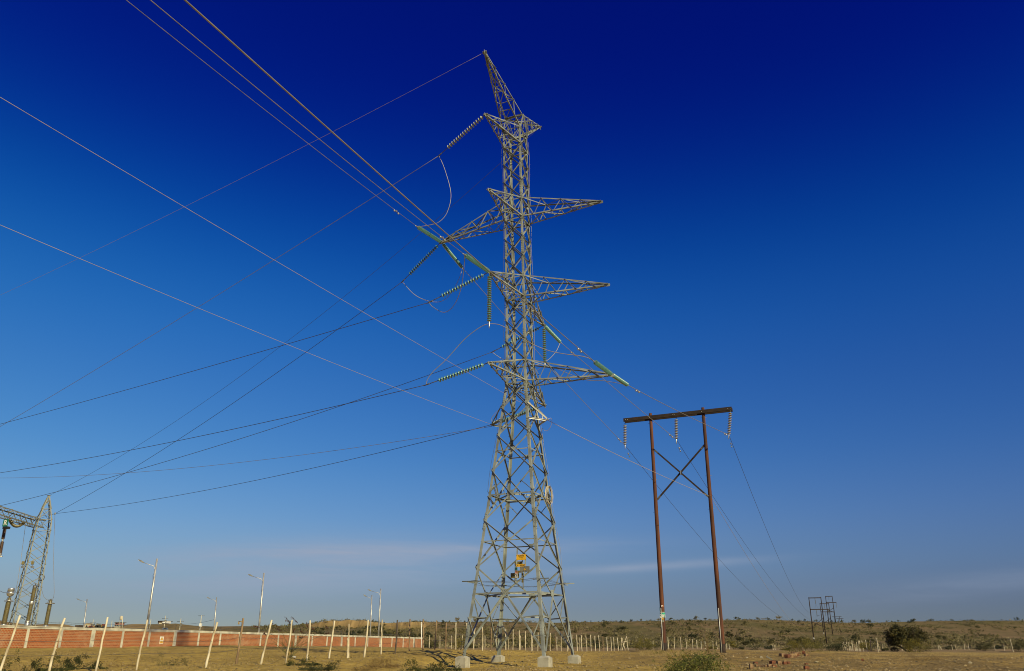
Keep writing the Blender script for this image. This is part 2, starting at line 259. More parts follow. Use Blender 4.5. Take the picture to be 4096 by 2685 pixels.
def ground_mat():
    m = bpy.data.materials.new('desert_ground'); m.use_nodes = True; t = m.node_tree; b = t.nodes['Principled BSDF']; b.inputs['Roughness'].default_value = 0.97; b.inputs['Specular IOR Level'].default_value = 0.1
    g = nn(t, 'ShaderNodeNewGeometry'); P = g.outputs['Position']; s = nn(t, 'ShaderNodeSeparateXYZ'); t.links.new(P, s.inputs[0])
    def noise(sc, det=5, rough=0.55, st=None):
        v = P
        if st: q = nn(t, 'ShaderNodeMapping'); q.inputs['Scale'].default_value = st; t.links.new(P, q.inputs[0]); v = q.outputs[0]
        n = nn(t, 'ShaderNodeTexNoise'); n.inputs['Scale'].default_value = sc; n.inputs['Detail'].default_value = det; n.inputs['Roughness'].default_value = rough; t.links.new(v, n.inputs[0]); return n.outputs[0]
    def rng(x, a, b_, lo=0.0, hi=1.0):
        r = nn(t, 'ShaderNodeMapRange', interpolation_type='SMOOTHSTEP'); r.inputs[1].default_value = a; r.inputs[2].default_value = b_; r.inputs[3].default_value = lo; r.inputs[4].default_value = hi; t.links.new(x, r.inputs[0]); return r.outputs[0]
    def mix(f, a, b_):
        x = nn(t, 'ShaderNodeMix', data_type='RGBA')
        if isinstance(f, float): x.inputs[0].default_value = f
        else: t.links.new(f, x.inputs[0])
        for i, c in ((6, a), (7, b_)):
            if isinstance(c, tuple): x.inputs[i].default_value = (*c, 1)
            else: t.links.new(c, x.inputs[i])
        return x.outputs[2]
    def mth(op, a, b_):
        x = nn(t, 'ShaderNodeMath', operation=op)
        for i, c in enumerate((a, b_)):
            if isinstance(c, float): x.inputs[i].default_value = c
            else: t.links.new(c, x.inputs[i])
        return x.outputs[0]
    sand = mix(rng(noise(0.22), .35, .65), (0.55, 0.375, 0.092), (0.42, 0.285, 0.07))
    sand = mix(rng(noise(2.3, 6, 0.75), .45, .68, 0, .75), sand, (0.17, 0.11, 0.034))
    sand = mix(rng(noise(7.0, 3, 0.6), .60, .68, 0, .6), sand, (0.52, 0.41, 0.21))
    # grey gravelly soil to the east
    east = rng(mth('ADD', s.outputs[0], mth('MULTIPLY', noise(0.09), 22.0)), 14.0, 26.0)
    gravel = mix(rng(noise(0.35, 6, .65), .40, .62), (0.27, 0.185, 0.07), (0.45, 0.30, 0.09))
    gravel = mix(rng(noise(4.5, 5, .75), .47, .64, 0, .85), gravel, (0.09, 0.06, 0.028))
    near = mix(east, sand, gravel)
    # pinkish plain, then the scrubby rise
    plain = mix(rng(noise(0.06, 6, .6), .38, .62), (0.33, 0.225, 0.115), (0.25, 0.18, 0.08))
    c = mix(rng(s.outputs[1], 88.0, 170.0), near, plain)
    hill = mix(rng(noise(0.02, 8, .65, (1, .35, 1)), .38, .62), (0.235, 0.16, 0.075), (0.16, 0.13, 0.046))
    hill = mix(rng(noise(0.10, 6, .7, (1, .4, 1)), .46, .62, 0, .85), hill, (0.115, 0.10, 0.036))
    c = mix(rng(s.outputs[1], 240.0, 400.0), c, hill)
    # bare cut bank and spoil heaps of the quarry
    sl = nn(t, 'ShaderNodeSeparateXYZ'); t.links.new(g.outputs['True Normal'], sl.inputs[0])
    a = nn(t, 'ShaderNodeAttribute', attribute_name='bare')
    bank = mix(rng(noise(0.35, 5, .6, (1, .1, .12)), .42, .62), (0.40, 0.27, 0.115), (0.24, 0.165, 0.07))
    c = mix(a.outputs['Fac'], c, bank)
    t.links.new(c, b.inputs['Base Color'])
    bp = nn(t, 'ShaderNodeBump'); bp.inputs['Strength'].default_value = 1.0; bp.inputs['Distance'].default_value = 0.10
    h = mth('ADD', noise(3.0, 6, .7), mth('MULTIPLY', noise(14.0, 3, .6), 0.5)); t.links.new(h, bp.inputs['Height']); t.links.new(bp.outputs[0], b.inputs['Normal'])
    return m
M['ground'] = ground_mat()

# ------------------------------------------------------------------ object helpers
def tag(o, label=None, cat=None, group=None, kind=None):
    if label: o['label'] = label
    if cat: o['category'] = cat; o['kind'] = 'thing'
    if group: o['group'] = group
    if kind: o['kind'] = kind
    return o
def empty(name, loc, label, cat, group=None):
    o = bpy.data.objects.new(name, None); o.empty_display_size = 0.3; col.objects.link(o); o.location = [float(x) for x in loc]
    return tag(o, label, cat, group)
def wloc(o):
    p = Vector((0, 0, 0))
    while o is not None: p = p + o.location; o = o.parent
    return p
def nrm(a): a = np.asarray(a, float); return a / (np.linalg.norm(a) + 1e-12)
class MB:
    def __init__(s): s.v = []; s.f = []; s.sm = []; s.mi = []; s.cur = 0; s.marks = []
    def mark(s): s.marks.append((len(s.v), len(s.f)))
    def build_each(s, name, m, parent):
        """one object per marked piece"""
        mk = s.marks + [(len(s.v), len(s.f))]; out_ = []
        for (v0, f0), (v1, f1) in zip(mk, mk[1:]):
            k = MB(); k.v = s.v[v0:v1]; k.f = [tuple(i - v0 for i in f) for f in s.f[f0:f1]]; k.sm = s.sm[f0:f1]; k.mi = s.mi[f0:f1]
            if k.f: out_.append(k.build(name, m, parent))
        return out_
    def add(s, vs, fs, smooth=False):
        b = len(s.v); s.v += [tuple(float(c) for c in x) for x in vs]; s.f += [tuple(b + i for i in f) for f in fs]; s.sm += [smooth] * len(fs); s.mi += [s.cur] * len(fs)
    def box(s, c, ax, ay, az):
        """centre and three half-axis vectors"""
        c, ax, ay, az = (np.asarray(q, float) for q in (c, ax, ay, az))
        vs = [c + i * ax + j * ay + k * az for k in (-1, 1) for j in (-1, 1) for i in (-1, 1)]
        s.add(vs, [(0, 2, 3, 1), (4, 5, 7, 6), (0, 1, 5, 4), (2, 6, 7, 3), (0, 4, 6, 2), (1, 3, 7, 5)])
    def angle(s, a, b, wd, t, f1, f2):
        """a rolled L-section from a to b with its heel on the line and flanges along f1 and f2"""
        a, b = np.asarray(a, float), np.asarray(b, float); d = nrm(b - a)
        f1 = nrm(f1 - d * (np.asarray(f1) @ d)); f2 = np.asarray(f2, float); f2 = nrm(f2 - d * (f2 @ d) - f1 * (f2 @ f1))
        sec = [(0, 0), (wd, 0), (wd, t), (t, t), (t, wd), (0, wd)]
        vs = [p + f1 * x + f2 * y for p in (a, b) for x, y in sec]
        s.add(vs, [(i, (i + 1) % 6, 6 + (i + 1) % 6, 6 + i) for i in range(6)] + [(5, 4, 3, 2, 1, 0), (6, 7, 8, 9, 10, 11)])
    def tube(s, pts, r, n=6, r2=None, smooth=True, cap=True):
        pts = [np.asarray(p, float) for p in pts]; m = len(pts); ref = None; b = []
        for i, p in enumerate(pts):
            d = nrm(pts[min(i + 1, m - 1)] - pts[max(i - 1, 0)])
            if ref is None: ref = np.array([0, 0, 1.]) if abs(d[2]) < 0.9 else np.array([1., 0, 0])
            x = nrm(np.cross(ref, d)); y = np.cross(d, x); ref = y if abs(ref @ d) > 0.95 else ref
            rr = r[i] if isinstance(r, (list, tuple, np.ndarray)) else (r if r2 is None else r + (r2 - r) * i / max(1, m - 1))
            b += [p + rr * (math.cos(2 * math.pi * k / n) * x + math.sin(2 * math.pi * k / n) * y) for k in range(n)]
        fs = [(i * n + k, i * n + (k + 1) % n, (i + 1) * n + (k + 1) % n, (i + 1) * n + k) for i in range(m - 1) for k in range(n)]
        if cap: fs += [tuple(range(n))[::-1], tuple((m - 1) * n + k for k in range(n))]
        s.add(b, fs, smooth)
    def lathe(s, c, axis, prof, n=12, smooth=True):
        """prof: (radius, distance along axis)"""
        c = np.asarray(c, float); d = nrm(axis); ref = np.array([0, 0, 1.]) if abs(d[2]) < 0.9 else np.array([1., 0, 0]); x = nrm(np.cross(ref, d)); y = np.cross(d, x)
        b = [c + d * h + r * (math.cos(2 * math.pi * k / n) * x + math.sin(2 * math.pi * k / n) * y) for r, h in prof for k in range(n)]
        m = len(prof)
        s.add(b, [(i * n + k, i * n + (k + 1) % n, (i + 1) * n + (k + 1) % n, (i + 1) * n + k) for i in range(m - 1) for k in range(n)] + [tuple(range(n))[::-1], tuple((m - 1) * n + k for k in range(n))], smooth)
    def leaf(s, p, d, side, l, wd, fold=0.0):
        p, d, side = np.asarray(p), np.asarray(d), np.asarray(side)
        s.add([p, p + d * l * .5 + side * wd * .5, p + d * l, p + d * l * .5 - side * wd * .5], [(0, 1, 2, 3)])
    def build(s, name, m, parent=None, origin=None):
        me = bpy.data.meshes.new(name)
        org = np.array(wloc(parent)) if parent is not None else (np.asarray(origin, float) if origin is not None else np.zeros(3))
        v = np.array(s.v, float) - org
        me.from_pydata(v.tolist(), [], s.f); me.polygons.foreach_set('use_smooth', s.sm)
        for k in (m if isinstance(m, (list, tuple)) else [m]): me.materials.append(k)
        if isinstance(m, (list, tuple)): me.polygons.foreach_set('material_index', s.mi)
        me.update()
        o = bpy.data.objects.new(name, me); col.objects.link(o)
        if parent is not None: o.parent = parent
        else: o.location = org.tolist()
        return o
def copy_tree(o, parent=None):
    c = o.copy(); col.objects.link(c)
    if parent is not None: c.parent = parent
    for ch in list(o.children): copy_tree(ch, c)
    return c
def text(parent, s, centre, right, up, height, m, out_, name='lettering', bold=0.0):
    """flat raised lettering facing out_"""
    cu = bpy.data.curves.new(name, 'FONT'); cu.body = s; cu.size = height * 1.38; cu.align_x = 'CENTER'; cu.align_y = 'CENTER'; cu.extrude = 0.002; cu.offset = bold
    tmp = bpy.data.objects.new(name, cu); col.objects.link(tmp); bpy.context.view_layer.update()
    me = bpy.data.meshes.new_from_object(tmp.evaluated_get(bpy.context.evaluated_depsgraph_get())); bpy.data.objects.remove(tmp); bpy.data.curves.remove(cu)
    me.materials.clear(); me.materials.append(m)
    o = bpy.data.objects.new(name, me); col.objects.link(o); o.parent = parent
    r, u, n = nrm(right), nrm(up), nrm(out_); p = np.asarray(centre) + n * 0.006 - np.array(wloc(parent))
    o.matrix_local = Matrix([[r[i], u[i], n[i], p[i]] for i in range(3)] + [[0, 0, 0, 1]])
    return o

# ================================================================== GROUND
def build_ground():
    A = np.radians(np.concatenate([np.arange(-180, -40, 5.0), np.arange(-40, 40, 0.16), np.arange(40, 180.1, 5.0)])); A = A[:-1] if abs(A[-1] - math.pi) < 1e-6 else A
    rr = np.concatenate([np.array([0.6, 2, 5, 9, 14, 19]), np.exp(np.arange(math.log(24), math.log(130), 0.0052)), np.exp(np.arange(math.log(130.5), math.log(900), 0.012)), np.array([950, 1100, 1500, 2200, 3500, 6000])])
    RR, AA = np.meshgrid(rr, A, indexing='ij'); X = RR * np.sin(AA); Y = RR * np.cos(AA)
    Z = terrain(X, Y)
    nr, na = X.shape
    v = np.stack([X, Y, Z], -1).reshape(-1, 3)
    i = np.arange(nr - 1)[:, None] * na; j = np.arange(na)[None, :]; jn = (j + 1) % na
    f = np.stack([i + j, i + jn, i + na + jn, i + na + j], -1).reshape(-1, 4)
    me = bpy.data.meshes.new('ground')
    me.vertices.add(len(v)); me.vertices.foreach_set('co', v.ravel()); me.loops.add(f.size); me.loops.foreach_set('vertex_index', f.ravel().astype(np.int32))
    me.polygons.add(len(f)); me.polygons.foreach_set('loop_start', np.arange(0, f.size, 4, dtype=np.int32)); me.update(calc_edges=True)
    me.polygons.foreach_set('use_smooth', np.ones(len(f), bool))
    # mask of the bare quarry face and the spoil mounds on the left
    Ys = np.maximum(Y, 12); u = 2048 + X / Ys * 3396; el = Z / Ys
    e = np.interp(X / Ys, SKY_TH, SKY_E)
    q = smooth((u - 1190) / 60) * smooth((1720 - u) / 40) * smooth((el / e - 0.70) / 0.08) * (Ys > 300)
    ml = (u < 560) * smooth((el / e - 0.3) / 0.3) * (Ys > 260) + (u > 560) * (u < 800) * 0.55 * smooth((el / e - 0.5) / 0.3) * (Ys > 260)
    bare = np.clip(q + ml * 0.8, 0, 1)
    at_ = me.attributes.new('bare', 'FLOAT', 'POINT'); at_.data.foreach_set('value', bare.ravel().astype(np.float32))
    me.materials.append(M['ground'])
    o = bpy.data.objects.new('ground', me); col.objects.link(o); o['kind'] = 'structure'
    return o
build_ground()

# ================================================================== LATTICE PYLON
TH = R(-22.738); TC = np.array([0.417, 52.0])
RT = np.array([math.cos(TH), math.sin(TH), 0]); FA = np.array([-math.sin(TH), math.cos(TH), 0]); NE = -FA; LE = -RT; UP = np.array([0, 0, 1.0])
DIR = dict(near=NE, far=FA, right=RT, left=LE)
ZW = [(-0.47, 2.605), (3.08, 2.19), (6.03, 1.905), (9.15, 1.545), (16.83, 0.75), (23.1, 0.72), (37.58, 0.73)]
ZX = [(-0.47, -.05), (3.08, -.07), (6, 0), (9.15, .03), (16.83, .11), (23.1, .085), (29.6, .02), (36, -.06), (37.6, -.085), (42, -.085)]
def hw(z): return float(np.interp(z, *zip(*ZW)))
def axis(z): return np.array([TC[0] + float(np.interp(z, *zip(*ZX))), TC[1], z])
CS = dict(NL=(-1, -1), NR=(1, -1), FR=(1, 1), FL=(-1, 1))
def cor(k, z): a, b = CS[k]; q = hw(z); return axis(z) + RT * a * q + FA * b * q
FACES = dict(near=('NL', 'NR', NE), right=('NR', 'FR', RT), far=('FR', 'FL', FA), left=('FL', 'NL', LE))
def tipd(d, l, z): return np.array([TC[0], TC[1], 0]) + DIR[d] * l + UP * z
TIP = dict(top_near=tipd('near', 5.71, 35.42), earth_far=tipd('far', 5.48, 41.86), apex=tipd('near', 5.95, 40.78), up_near=tipd('near', 5.05, 29.58), up_right=tipd('right', 6.53, 29.85), up_left=tipd('left', 6.36, 29.3),
    mid_near=tipd('near', 4.9, 23.29), mid_right=tipd('right', 6.7, 23.23), mid_far=tipd('far', 5.38, 23.3), low_near=tipd('near', 4.83, 16.9), low_right=tipd('right', 6.65, 16.68), low_far=tipd('far', 5.15, 16.76),
    br_right=tipd('right', 2.02, 14.12), br_left=tipd('left', 1.96, 14.2))
pylon = empty('lattice_pylon', (TC[0], TC[1], -1.07), 'tall grey steel lattice pylon on four concrete blocks with pointed cross arms', 'pylon')

# legs
for k, (sx, sy) in CS.items():
    m = MB()
    for z0, z1, wd in ((-0.49, 9.15, .18), (9.15, 16.83, .17), (16.83, 23.1, .15), (23.1, 37.66, .135)):
        m.angle(cor(k, z0), cor(k, z1), wd, .02, -sx * RT, -sy * FA)
    for z0 in (0.6, 6.9, 15.2, 19.6, 26.6, 31.6):                       # bolted splice plates with bolt heads
        a, b = cor(k, z0), cor(k, z0 + 1.1)
        for fl, ot in ((-sx * RT, sy * FA), (-sy * FA, sx * RT)):
            d = nrm(b - a); fo = nrm(fl - d * (fl @ d)); oo = nrm(np.cross(d, fo)); oo = oo if oo @ ot > 0 else -oo
            m.box((a + b) / 2 + fo * .085 + oo * .014, fo * .075, d * .55, oo * .010)
            for q in range(7):
                for w_ in (.045, .125): m.box(a + d * (.1 + .15 * q) + fo * w_ + oo * .035, fo * .013, d * .013, oo * .02)
    leg = m.build('leg', M['steel'], pylon)
    # foot
    ft = MB(); h = .33; zt = -0.47; zb = gz(*cor(k, zt)[:2]) - 0.5; c = cor(k, zt)
    sec = [(h, zb), (h, zt - .12), (.17, zt - .015)]
    vs = []
    for q, z in sec: vs += [np.array([c[0], c[1], z]) + RT * a * q + FA * b * q for a, b in ((-1, -1), (1, -1), (1, 1), (-1, 1))]
    ft.add(vs, [(i * 4 + j, i * 4 + (j + 1) % 4, i * 4 + 4 + (j + 1) % 4, i * 4 + 4 + j) for i in (0, 1) for j in range(4)] + [(8, 9, 10, 11)])
    ft.build('footing', M['concrete'], pylon)
    # step bolts
    if k in ('FL', 'NR'):
        b = MB()
        for q in range(80):
            z = 2.6 + q * .42
            if z > 36.5: break
            o_ = (-sx * RT if q % 2 else -sy * FA); ot = (sy * FA if q % 2 else sx * RT)
            b.mark(); p = cor(k, z) + o_ * .09; b.tube([p, p + ot * .20], .012, 5)
        b.build_each('climbing_bolt', M['steel'], pylon)

def brace(m, a, b, wd, n, outw):
    """member in a face with normal n; its standing flange points out of or into the tower"""
    wd = wd * .86; d = nrm(b - a); f1 = np.cross(n, d); f1 = f1 if f1[2] < 0 else -f1
    m.angle(a + n * (.022 if outw else -.022), b + n * (.022 if outw else -.022), wd, .012, f1, n if outw else -n)
def plate(m, c, n, wd, h, up=UP, off=.03):
    u = nrm(up - n * (up @ n)); r = np.cross(u, n)
    m.box(c + n * off, r * wd, u * h, n * .008)
    for i in (-.6, 0, .6):
        for j in (-.5, .5): m.box(c + n * (off + .015) + r * wd * i + u * h * j, r * .014, u * .014, n * .014)
XP = [(4.65, 7.53), (10.75, 13.15), (13.15, 15.05), (15.05, 16.83), (16.83, 18.4), (18.4, 19.95), (19.95, 21.5), (21.5, 23.13), (23.13, 24.8), (24.8, 26.4), (26.4, 28.0), (28.0, 29.6), (29.6, 31.24),
      (31.24, 32.84), (32.84, 34.44), (34.44, 36.03), (36.03, 37.58)]
for fn, (ka, kb, n) in FACES.items():
    lo, hi = MB(), MB()
    mid = lambda z: (cor(ka, z) + cor(kb, z)) / 2
    P = lambda z, t: cor(ka, z) * (1 - t) + cor(kb, z) * t
    for z0, z1 in XP:
        m = lo if z0 < 16 else hi; wd = .10 if z0 < 16 else .095
        brace(m, cor(ka, z1), cor(kb, z0), wd, n, True)
        brace(m, cor(ka, z0), cor(kb, z1), wd, n, False)
        if z0 < 12:                                                      # horizontal through the crossing
            zc = z0 + (z1 - z0) * hw(z0) / (hw(z0) + hw(z1)); brace(lo, cor(ka, zc), cor(kb, zc), .075, n, False); plate(lo, mid(zc), n, .13, .13)
    for z in (3.08, 9.15): brace(lo, cor(ka, z), cor(kb, z), .10, n, False); plate(lo, mid(z), n, .22, .18)
    for z in (16.83, 18.4, 23.13, 24.8, 29.6, 31.24, 36.03, 37.58):
        brace(hi, cor(ka, z), cor(kb, z), .09, n, False)
        for kk in (ka, kb): plate(hi, cor(kk, z) * .9 + mid(z) * .1, n, .12, .17)
    for k_ in (ka, kb):
        brace(lo, mid(3.08), cor(k_, -.25), .12, n, k_ == ka)
        brace(lo, mid(3.08), cor(k_, 4.65), .10, n, k_ == kb)
        brace(lo, mid(9.15), cor(k_, 7.53), .10, n, k_ == kb)
        brace(lo, mid(9.15), cor(k_, 10.75), .10, n, k_ == ka)
        dg = lambda z: mid(3.08) + (cor(k_, -.25) - mid(3.08)) * (3.08 - z) / 3.33
        brace(lo, cor(k_, 1.75), dg(1.65), .075, n, False); brace(lo, cor(k_, .65), dg(.6), .06, n, False)
        brace(lo, cor(k_, 3.0), dg(1.7), .06, n, False); brace(lo, cor(k_, 1.7), dg(.65), .06, n, True)
        uq = lambda t: mid(9.15) * (1 - t) + cor(k_, 10.75) * t
        brace(lo, uq(.5), cor(k_, 9.25), .055, n, True); dq = lambda t: mid(9.15) * (1 - t) + cor(k_, 7.53) * t; brace(lo, dq(.5), cor(k_, 9.05), .055, n, True)
    lo.build('bracing', M['steel'], pylon); hi.build('bracing', M['steel'], pylon)
dia = MB()
for z in (3.08, 9.15):
    dia.mark(); ms = [(cor(a, z) + cor(b, z)) / 2 for a, b, _ in FACES.values()]
    for i in range(4): dia.angle(ms[i] - UP * .03, ms[(i + 1) % 4] - UP * .03, .09, .012, np.cross(UP, ms[(i + 1) % 4] - ms[i]), -UP)
z = 1.68; dia.mark()
ms = {}
for fn, (ka, kb, n) in FACES.items():
    m_ = (cor(ka, 3.08) + cor(kb, 3.08)) / 2
    for k_ in (ka, kb): ms[fn, k_] = m_ + (cor(k_, -.25) - m_) * 1.42 / 3.33
for k_, f1, f2 in (('NL', 'near', 'left'), ('NR', 'near', 'right'), ('FR', 'far', 'right'), ('FL', 'far', 'left')):
    a, b = ms[f1, k_], ms[f2, k_]; dia.angle(a, b, .07, .01, np.cross(UP, b - a), -UP)
for z in (29.6, 23.13, 16.83, 36.03):
    dia.mark(); dia.angle(cor('NL', z), cor('FR', z), .08, .01, RT, -UP); dia.angle(cor('NR', z) - UP * .1, cor('FL', z) - UP * .1, .08, .01, RT, -UP)
dia.build_each('inner_bracing', M['steel'], pylon)

def taper_arm(name, base_lo, base_hi, tip, npan, out_, wd=.088, tipz=.10, mt='steel'):
    """pointed cross arm: two bottom and two top chords, laced on every side"""
    side = nrm(base_lo[1] - base_lo[0]); ch = MB(); tl = [tip - side * .07 - UP * tipz, tip + side * .07 - UP * tipz]; tu = [tip - side * .07 + UP * .06, tip + side * .07 + UP * .06]
    for i, sg in ((0, 1), (1, -1)):
        ch.angle(base_lo[i], tl[i], wd, .014, side * sg, UP); ch.angle(base_hi[i], tu[i], wd * .9, .014, side * sg, -UP)
    ch.box(tip - out_ * .02, side * .16, out_ * .10, UP * .02); ch.box(tip - UP * .07 + out_ * .05, side * .015, out_ * .13, UP * .10)
    arm = ch.build('cross_arm' if name is None else name, M[mt], pylon)
    br = MB(); L = lambda i, t: base_lo[i] * (1 - t) + tl[i] * t; H = lambda i, t: base_hi[i] * (1 - t) + tu[i] * t
    ts = [1 - (1 - j / npan) ** 1.0 for j in range(npan)] + [1 - .05]
    for j in range(npan):
        t0, t1 = ts[j], ts[j + 1]; w2 = .055
        for i, sg in ((0, -1), (1, 1)):
            nside = side * sg
            brace(br, H(i, t0), L(i, (t0 + t1) / 2 + .02), w2, nside, True)
            if j < npan - 1: brace(br, L(i, (t0 + t1) / 2 + .02), H(i, t1), w2, nside, False)
        if j < npan - 1:
            br.angle(L(0, t1), L(1, t1), w2, .01, -out_, UP); br.angle(H(0, t1), H(1, t1), w2, .01, -out_, -UP)
        a, b = (0, 1) if j % 2 else (1, 0)
        br.angle(L(a, t0), L(b, t1), w2, .01, np.cross(UP, out_), UP)
        br.angle(H(b, t0), H(a, t1), w2, .01, np.cross(UP, out_), -UP)
    br.build('lacing', M[mt], arm); return arm
def arm(face, zl, zh, tip, npan=3):
    ka, kb, n = FACES[face]; taper_arm(None, [cor(ka, zl), cor(kb, zl)], [cor(ka, zh), cor(kb, zh)], tip, npan, n)
arm('near', 36.03, 37.58, TIP['top_near']); arm('near', 29.6, 31.24, TIP['up_near']); arm('near', 23.13, 24.8, TIP['mid_near']); arm('near', 16.83, 18.4, TIP['low_near'])
arm('right', 29.6, 31.24, TIP['up_right'], 4); arm('right', 23.13, 24.8, TIP['mid_right'], 4); arm('right', 16.83, 18.4, TIP['low_right'], 4)
arm('left', 29.6, 31.24, TIP['up_left'], 4); arm('far', 23.13, 24.8, TIP['mid_far']); arm('far', 16.83, 18.4, TIP['low_far'])
# ridge at mid depth and the two slanting ground-wire peaks
def on_mid(u, v):
    d = ray(u, v); t = (np.array([TC[0], TC[1], 0]) @ FA) / (d @ FA); return d * t
Q2, Q3 = on_mid(2090.3, 457.3), on_mid(2020.8, 477.5)
taper_arm('peak', [cor('NL', 37.58), cor('NR', 37.58)], [Q3, Q2], TIP['apex'], 4, nrm(TIP['apex'] - cor('NL', 37.58)), .09, .08)
taper_arm('peak', [cor('FR', 37.58), cor('FL', 37.58)], [Q2, Q3], TIP['earth_far'], 4, FA, .09, .05)
m = MB(); m.angle(Q3, Q2, .13, .014, NE, -UP)
for a, b in ((Q2, 'NR'), (Q2, 'FR'), (Q3, 'NL'), (Q3, 'FL')): m.angle(a, cor(b, 37.58), .10, .012, FA, RT)
m.build('ridge_frame', M['steel'], pylon)
# white brackets for the ground-wire cables
for tip, ks, sd in ((TIP['br_right'], ('NR', 'FR'), RT), (TIP['br_left'], ('NL', 'FL'), LE)):
    m = MB()
    for k_ in ks:
        m.angle(cor(k_, 14.15), tip, .09, .012, NE, -UP); m.angle(cor(k_, 15.2), tip + UP * .05, .09, .012, NE, UP)
        q = cor(k_, 14.15) * .45 + tip * .55; m.angle(q, cor(k_, 15.2) * .55 + tip * .45, .05, .01, NE, sd)
    a, b = (cor(ks[0], 14.15) * .5 + tip * .5), (cor(ks[1], 14.15) * .5 + tip * .5); m.angle(a, b, .05, .01, sd, -UP)
    m.box(tip, sd * .12, FA * .10, UP * .03)
    m.build('cable_bracket', M['white_metal'] if sd is RT else M['steel'], pylon)
# anti-climbing bars on each leg, with barbed wire between them
zb = 3.8
for k_, (sx, sy) in CS.items():
    m = MB(); c = cor(k_, zb) + (RT * sx + FA * sy) * .02
    o1 = nrm(RT * sx * 0.95 + FA * sy * 0.25); o2 = nrm(RT * sx * .35 + FA * sy * .95)
    m.angle(c - o1 * .45, c + o1 * .75, .06, .008, np.cross(UP, o1), -UP); m.angle(c - o2 * .3 - UP * .07, c + o2 * .55 - UP * .07, .06, .008, np.cross(UP, o2), -UP)
    m.build('climbing_guard', M['steel'], pylon)
m = MB()
for dz, ex in ((.02, .25), (.0, .5), (-.03, .0)):
    for fn, (ka, kb, n) in FACES.items():
        a, b = cor(ka, zb) + n * ex, cor(kb, zb) + n * ex; pts = [a + (b - a) * t - UP * (.28 * 4 * t * (1 - t) * .5 - dz) for t in np.linspace(0, 1, 9)]
        m.tube(pts, .006, 4)
        for t in np.linspace(.03, .97, 26):
            p = a + (b - a) * t - UP * (.28 * 4 * t * (1 - t) * .5 - dz); m.tube([p - UP * .03 + n * .02, p + UP * .03 - n * .02], .004, 3)
m.build('barbed_wire', M['fitting'], pylon)
# thin down-lead cable clipped to two legs
for k_, (sx, sy), z0, z1, mm in (('NL', (-1, -1), 9.3, 14.2, 'wire_dark'), ('FR', (1, 1), 3.0, 37.0, 'wire'), ('NL', (-1, -1), 16.9, 36.6, 'wire_dark')):
    m = MB(); m.tube([cor(k_, z) + (RT * sx + FA * sy * .3) * (.10 + .04 * math.sin(z * 1.3)) for z in np.linspace(z0, z1, 24)], .010, 5); m.build('down_lead', M[mm], pylon)

# coils of spare cable
def coil(c, n, rad, turns, label):
    e = empty('cable_coil', c - UP * rad, label, 'cable coil', 'cable coils hung on the pylon'); rng = random.Random(turns); m = MB(); u = np.cross(n, UP); u = nrm(u)
    for q in range(turns):
        r0 = rad * rng.uniform(.88, 1.04); cc = c + n * rng.uniform(-.06, .06) + u * rng.uniform(-.03, .03)
        m.tube([cc + (math.cos(a) * u * r0 * .95 + math.sin(a) * UP * r0 * 1.0) for a in np.linspace(0, 2 * math.pi, 30)], .014, 5, cap=False)
    m.build('cable', M['stake'] if turns > 8 else M['wire'], e)
    b = MB(); b.mark(); b.box(c + UP * rad * .95, u * .05, n * .09, UP * .06); b.mark(); b.box(c - UP * rad * .9, u * .05, n * .09, UP * .05); b.build_each('strap', M['fitting'], e)
coil((cor('NR', 9.15) + cor('FR', 9.15)) / 2 * .45 + cor('FR', 9.15) * .55 + RT * .2 + UP * .1, RT, .58, 10, 'round coil of pale spare cable hung on the lit right side of the pylon')
coil((cor('NL', 9.15) + cor('FL', 9.15)) / 2 * .7 + cor('NL', 9.15) * .3 + LE * .15 + UP * .1, LE, .55, 7, 'thin dark coil of spare cable hung on the shaded left side of the pylon')

# signs bolted to upright bars inside the faces
def face_pt(u, v, fn, off=0.0):
    ka, kb, n = FACES[fn]; d = ray(u, v); p0 = cor(ka, 5.0); p1 = cor(kb, 5.0); p2 = (cor(ka, 7.0) + cor(kb, 7.0)) / 2
    nn_ = nrm(np.cross(p1 - p0, p2 - p0)); nn_ = nn_ if nn_ @ n > 0 else -nn_; t = ((p0 + nn_ * off) @ nn_) / (d @ nn_); return d * t
m = MB()
for u0, v0, u1, v1 in ((2068, 2193, 2062.5, 2334), (2100.5, 2239, 2097, 2308)): m.mark(); m.angle(face_pt(u0, v0, 'near', .05), face_pt(u1, v1, 'near', .05), .06, .008, RT, NE)
for u0, v0, u1, v1 in ((2059, 2250, 2058, 2332), (2087, 2240, 2091, 2355)): m.mark(); m.angle(face_pt(u0, v0, 'far', -.02), face_pt(u1, v1, 'far', -.02), .07, .008, RT, FA)
m.build_each('sign_bar', M['steel'], pylon)
def sign(name, label, u0, v0, u1, v1, fn, mt, group=None, off=.09):
    a, b = face_pt(u0, v0, fn, off), face_pt(u1, v1, fn, off); n = FACES[fn][2]
    c = (a + b) / 2; w2 = abs((b - a) @ RT) / 2; h2 = abs(b[2] - a[2]) / 2
    e = empty(name, c - UP * h2, label, 'sign', group); m = MB(); m.box(c, RT * w2, UP * h2, n * .004); m.build('plate', M[mt], e)
    s = MB()
    for i in (-1, 1):
        for j in (-1, 1): s.mark(); s.box(c + RT * i * (w2 - .035) + UP * j * (h2 - .035) + n * .008, RT * .014, UP * .014, n * .006)
    s.build_each('bolt', M['fitting'], e)
    return e, c, w2, h2, n
e, c, w2, h2, n = sign('line_sign', 'yellow plate reading PUMATE, the topmost sign on the pylon', 2065.5, 2219.5, 2103.5, 2240, 'near', 'yellow', 'plates fixed to the pylon')
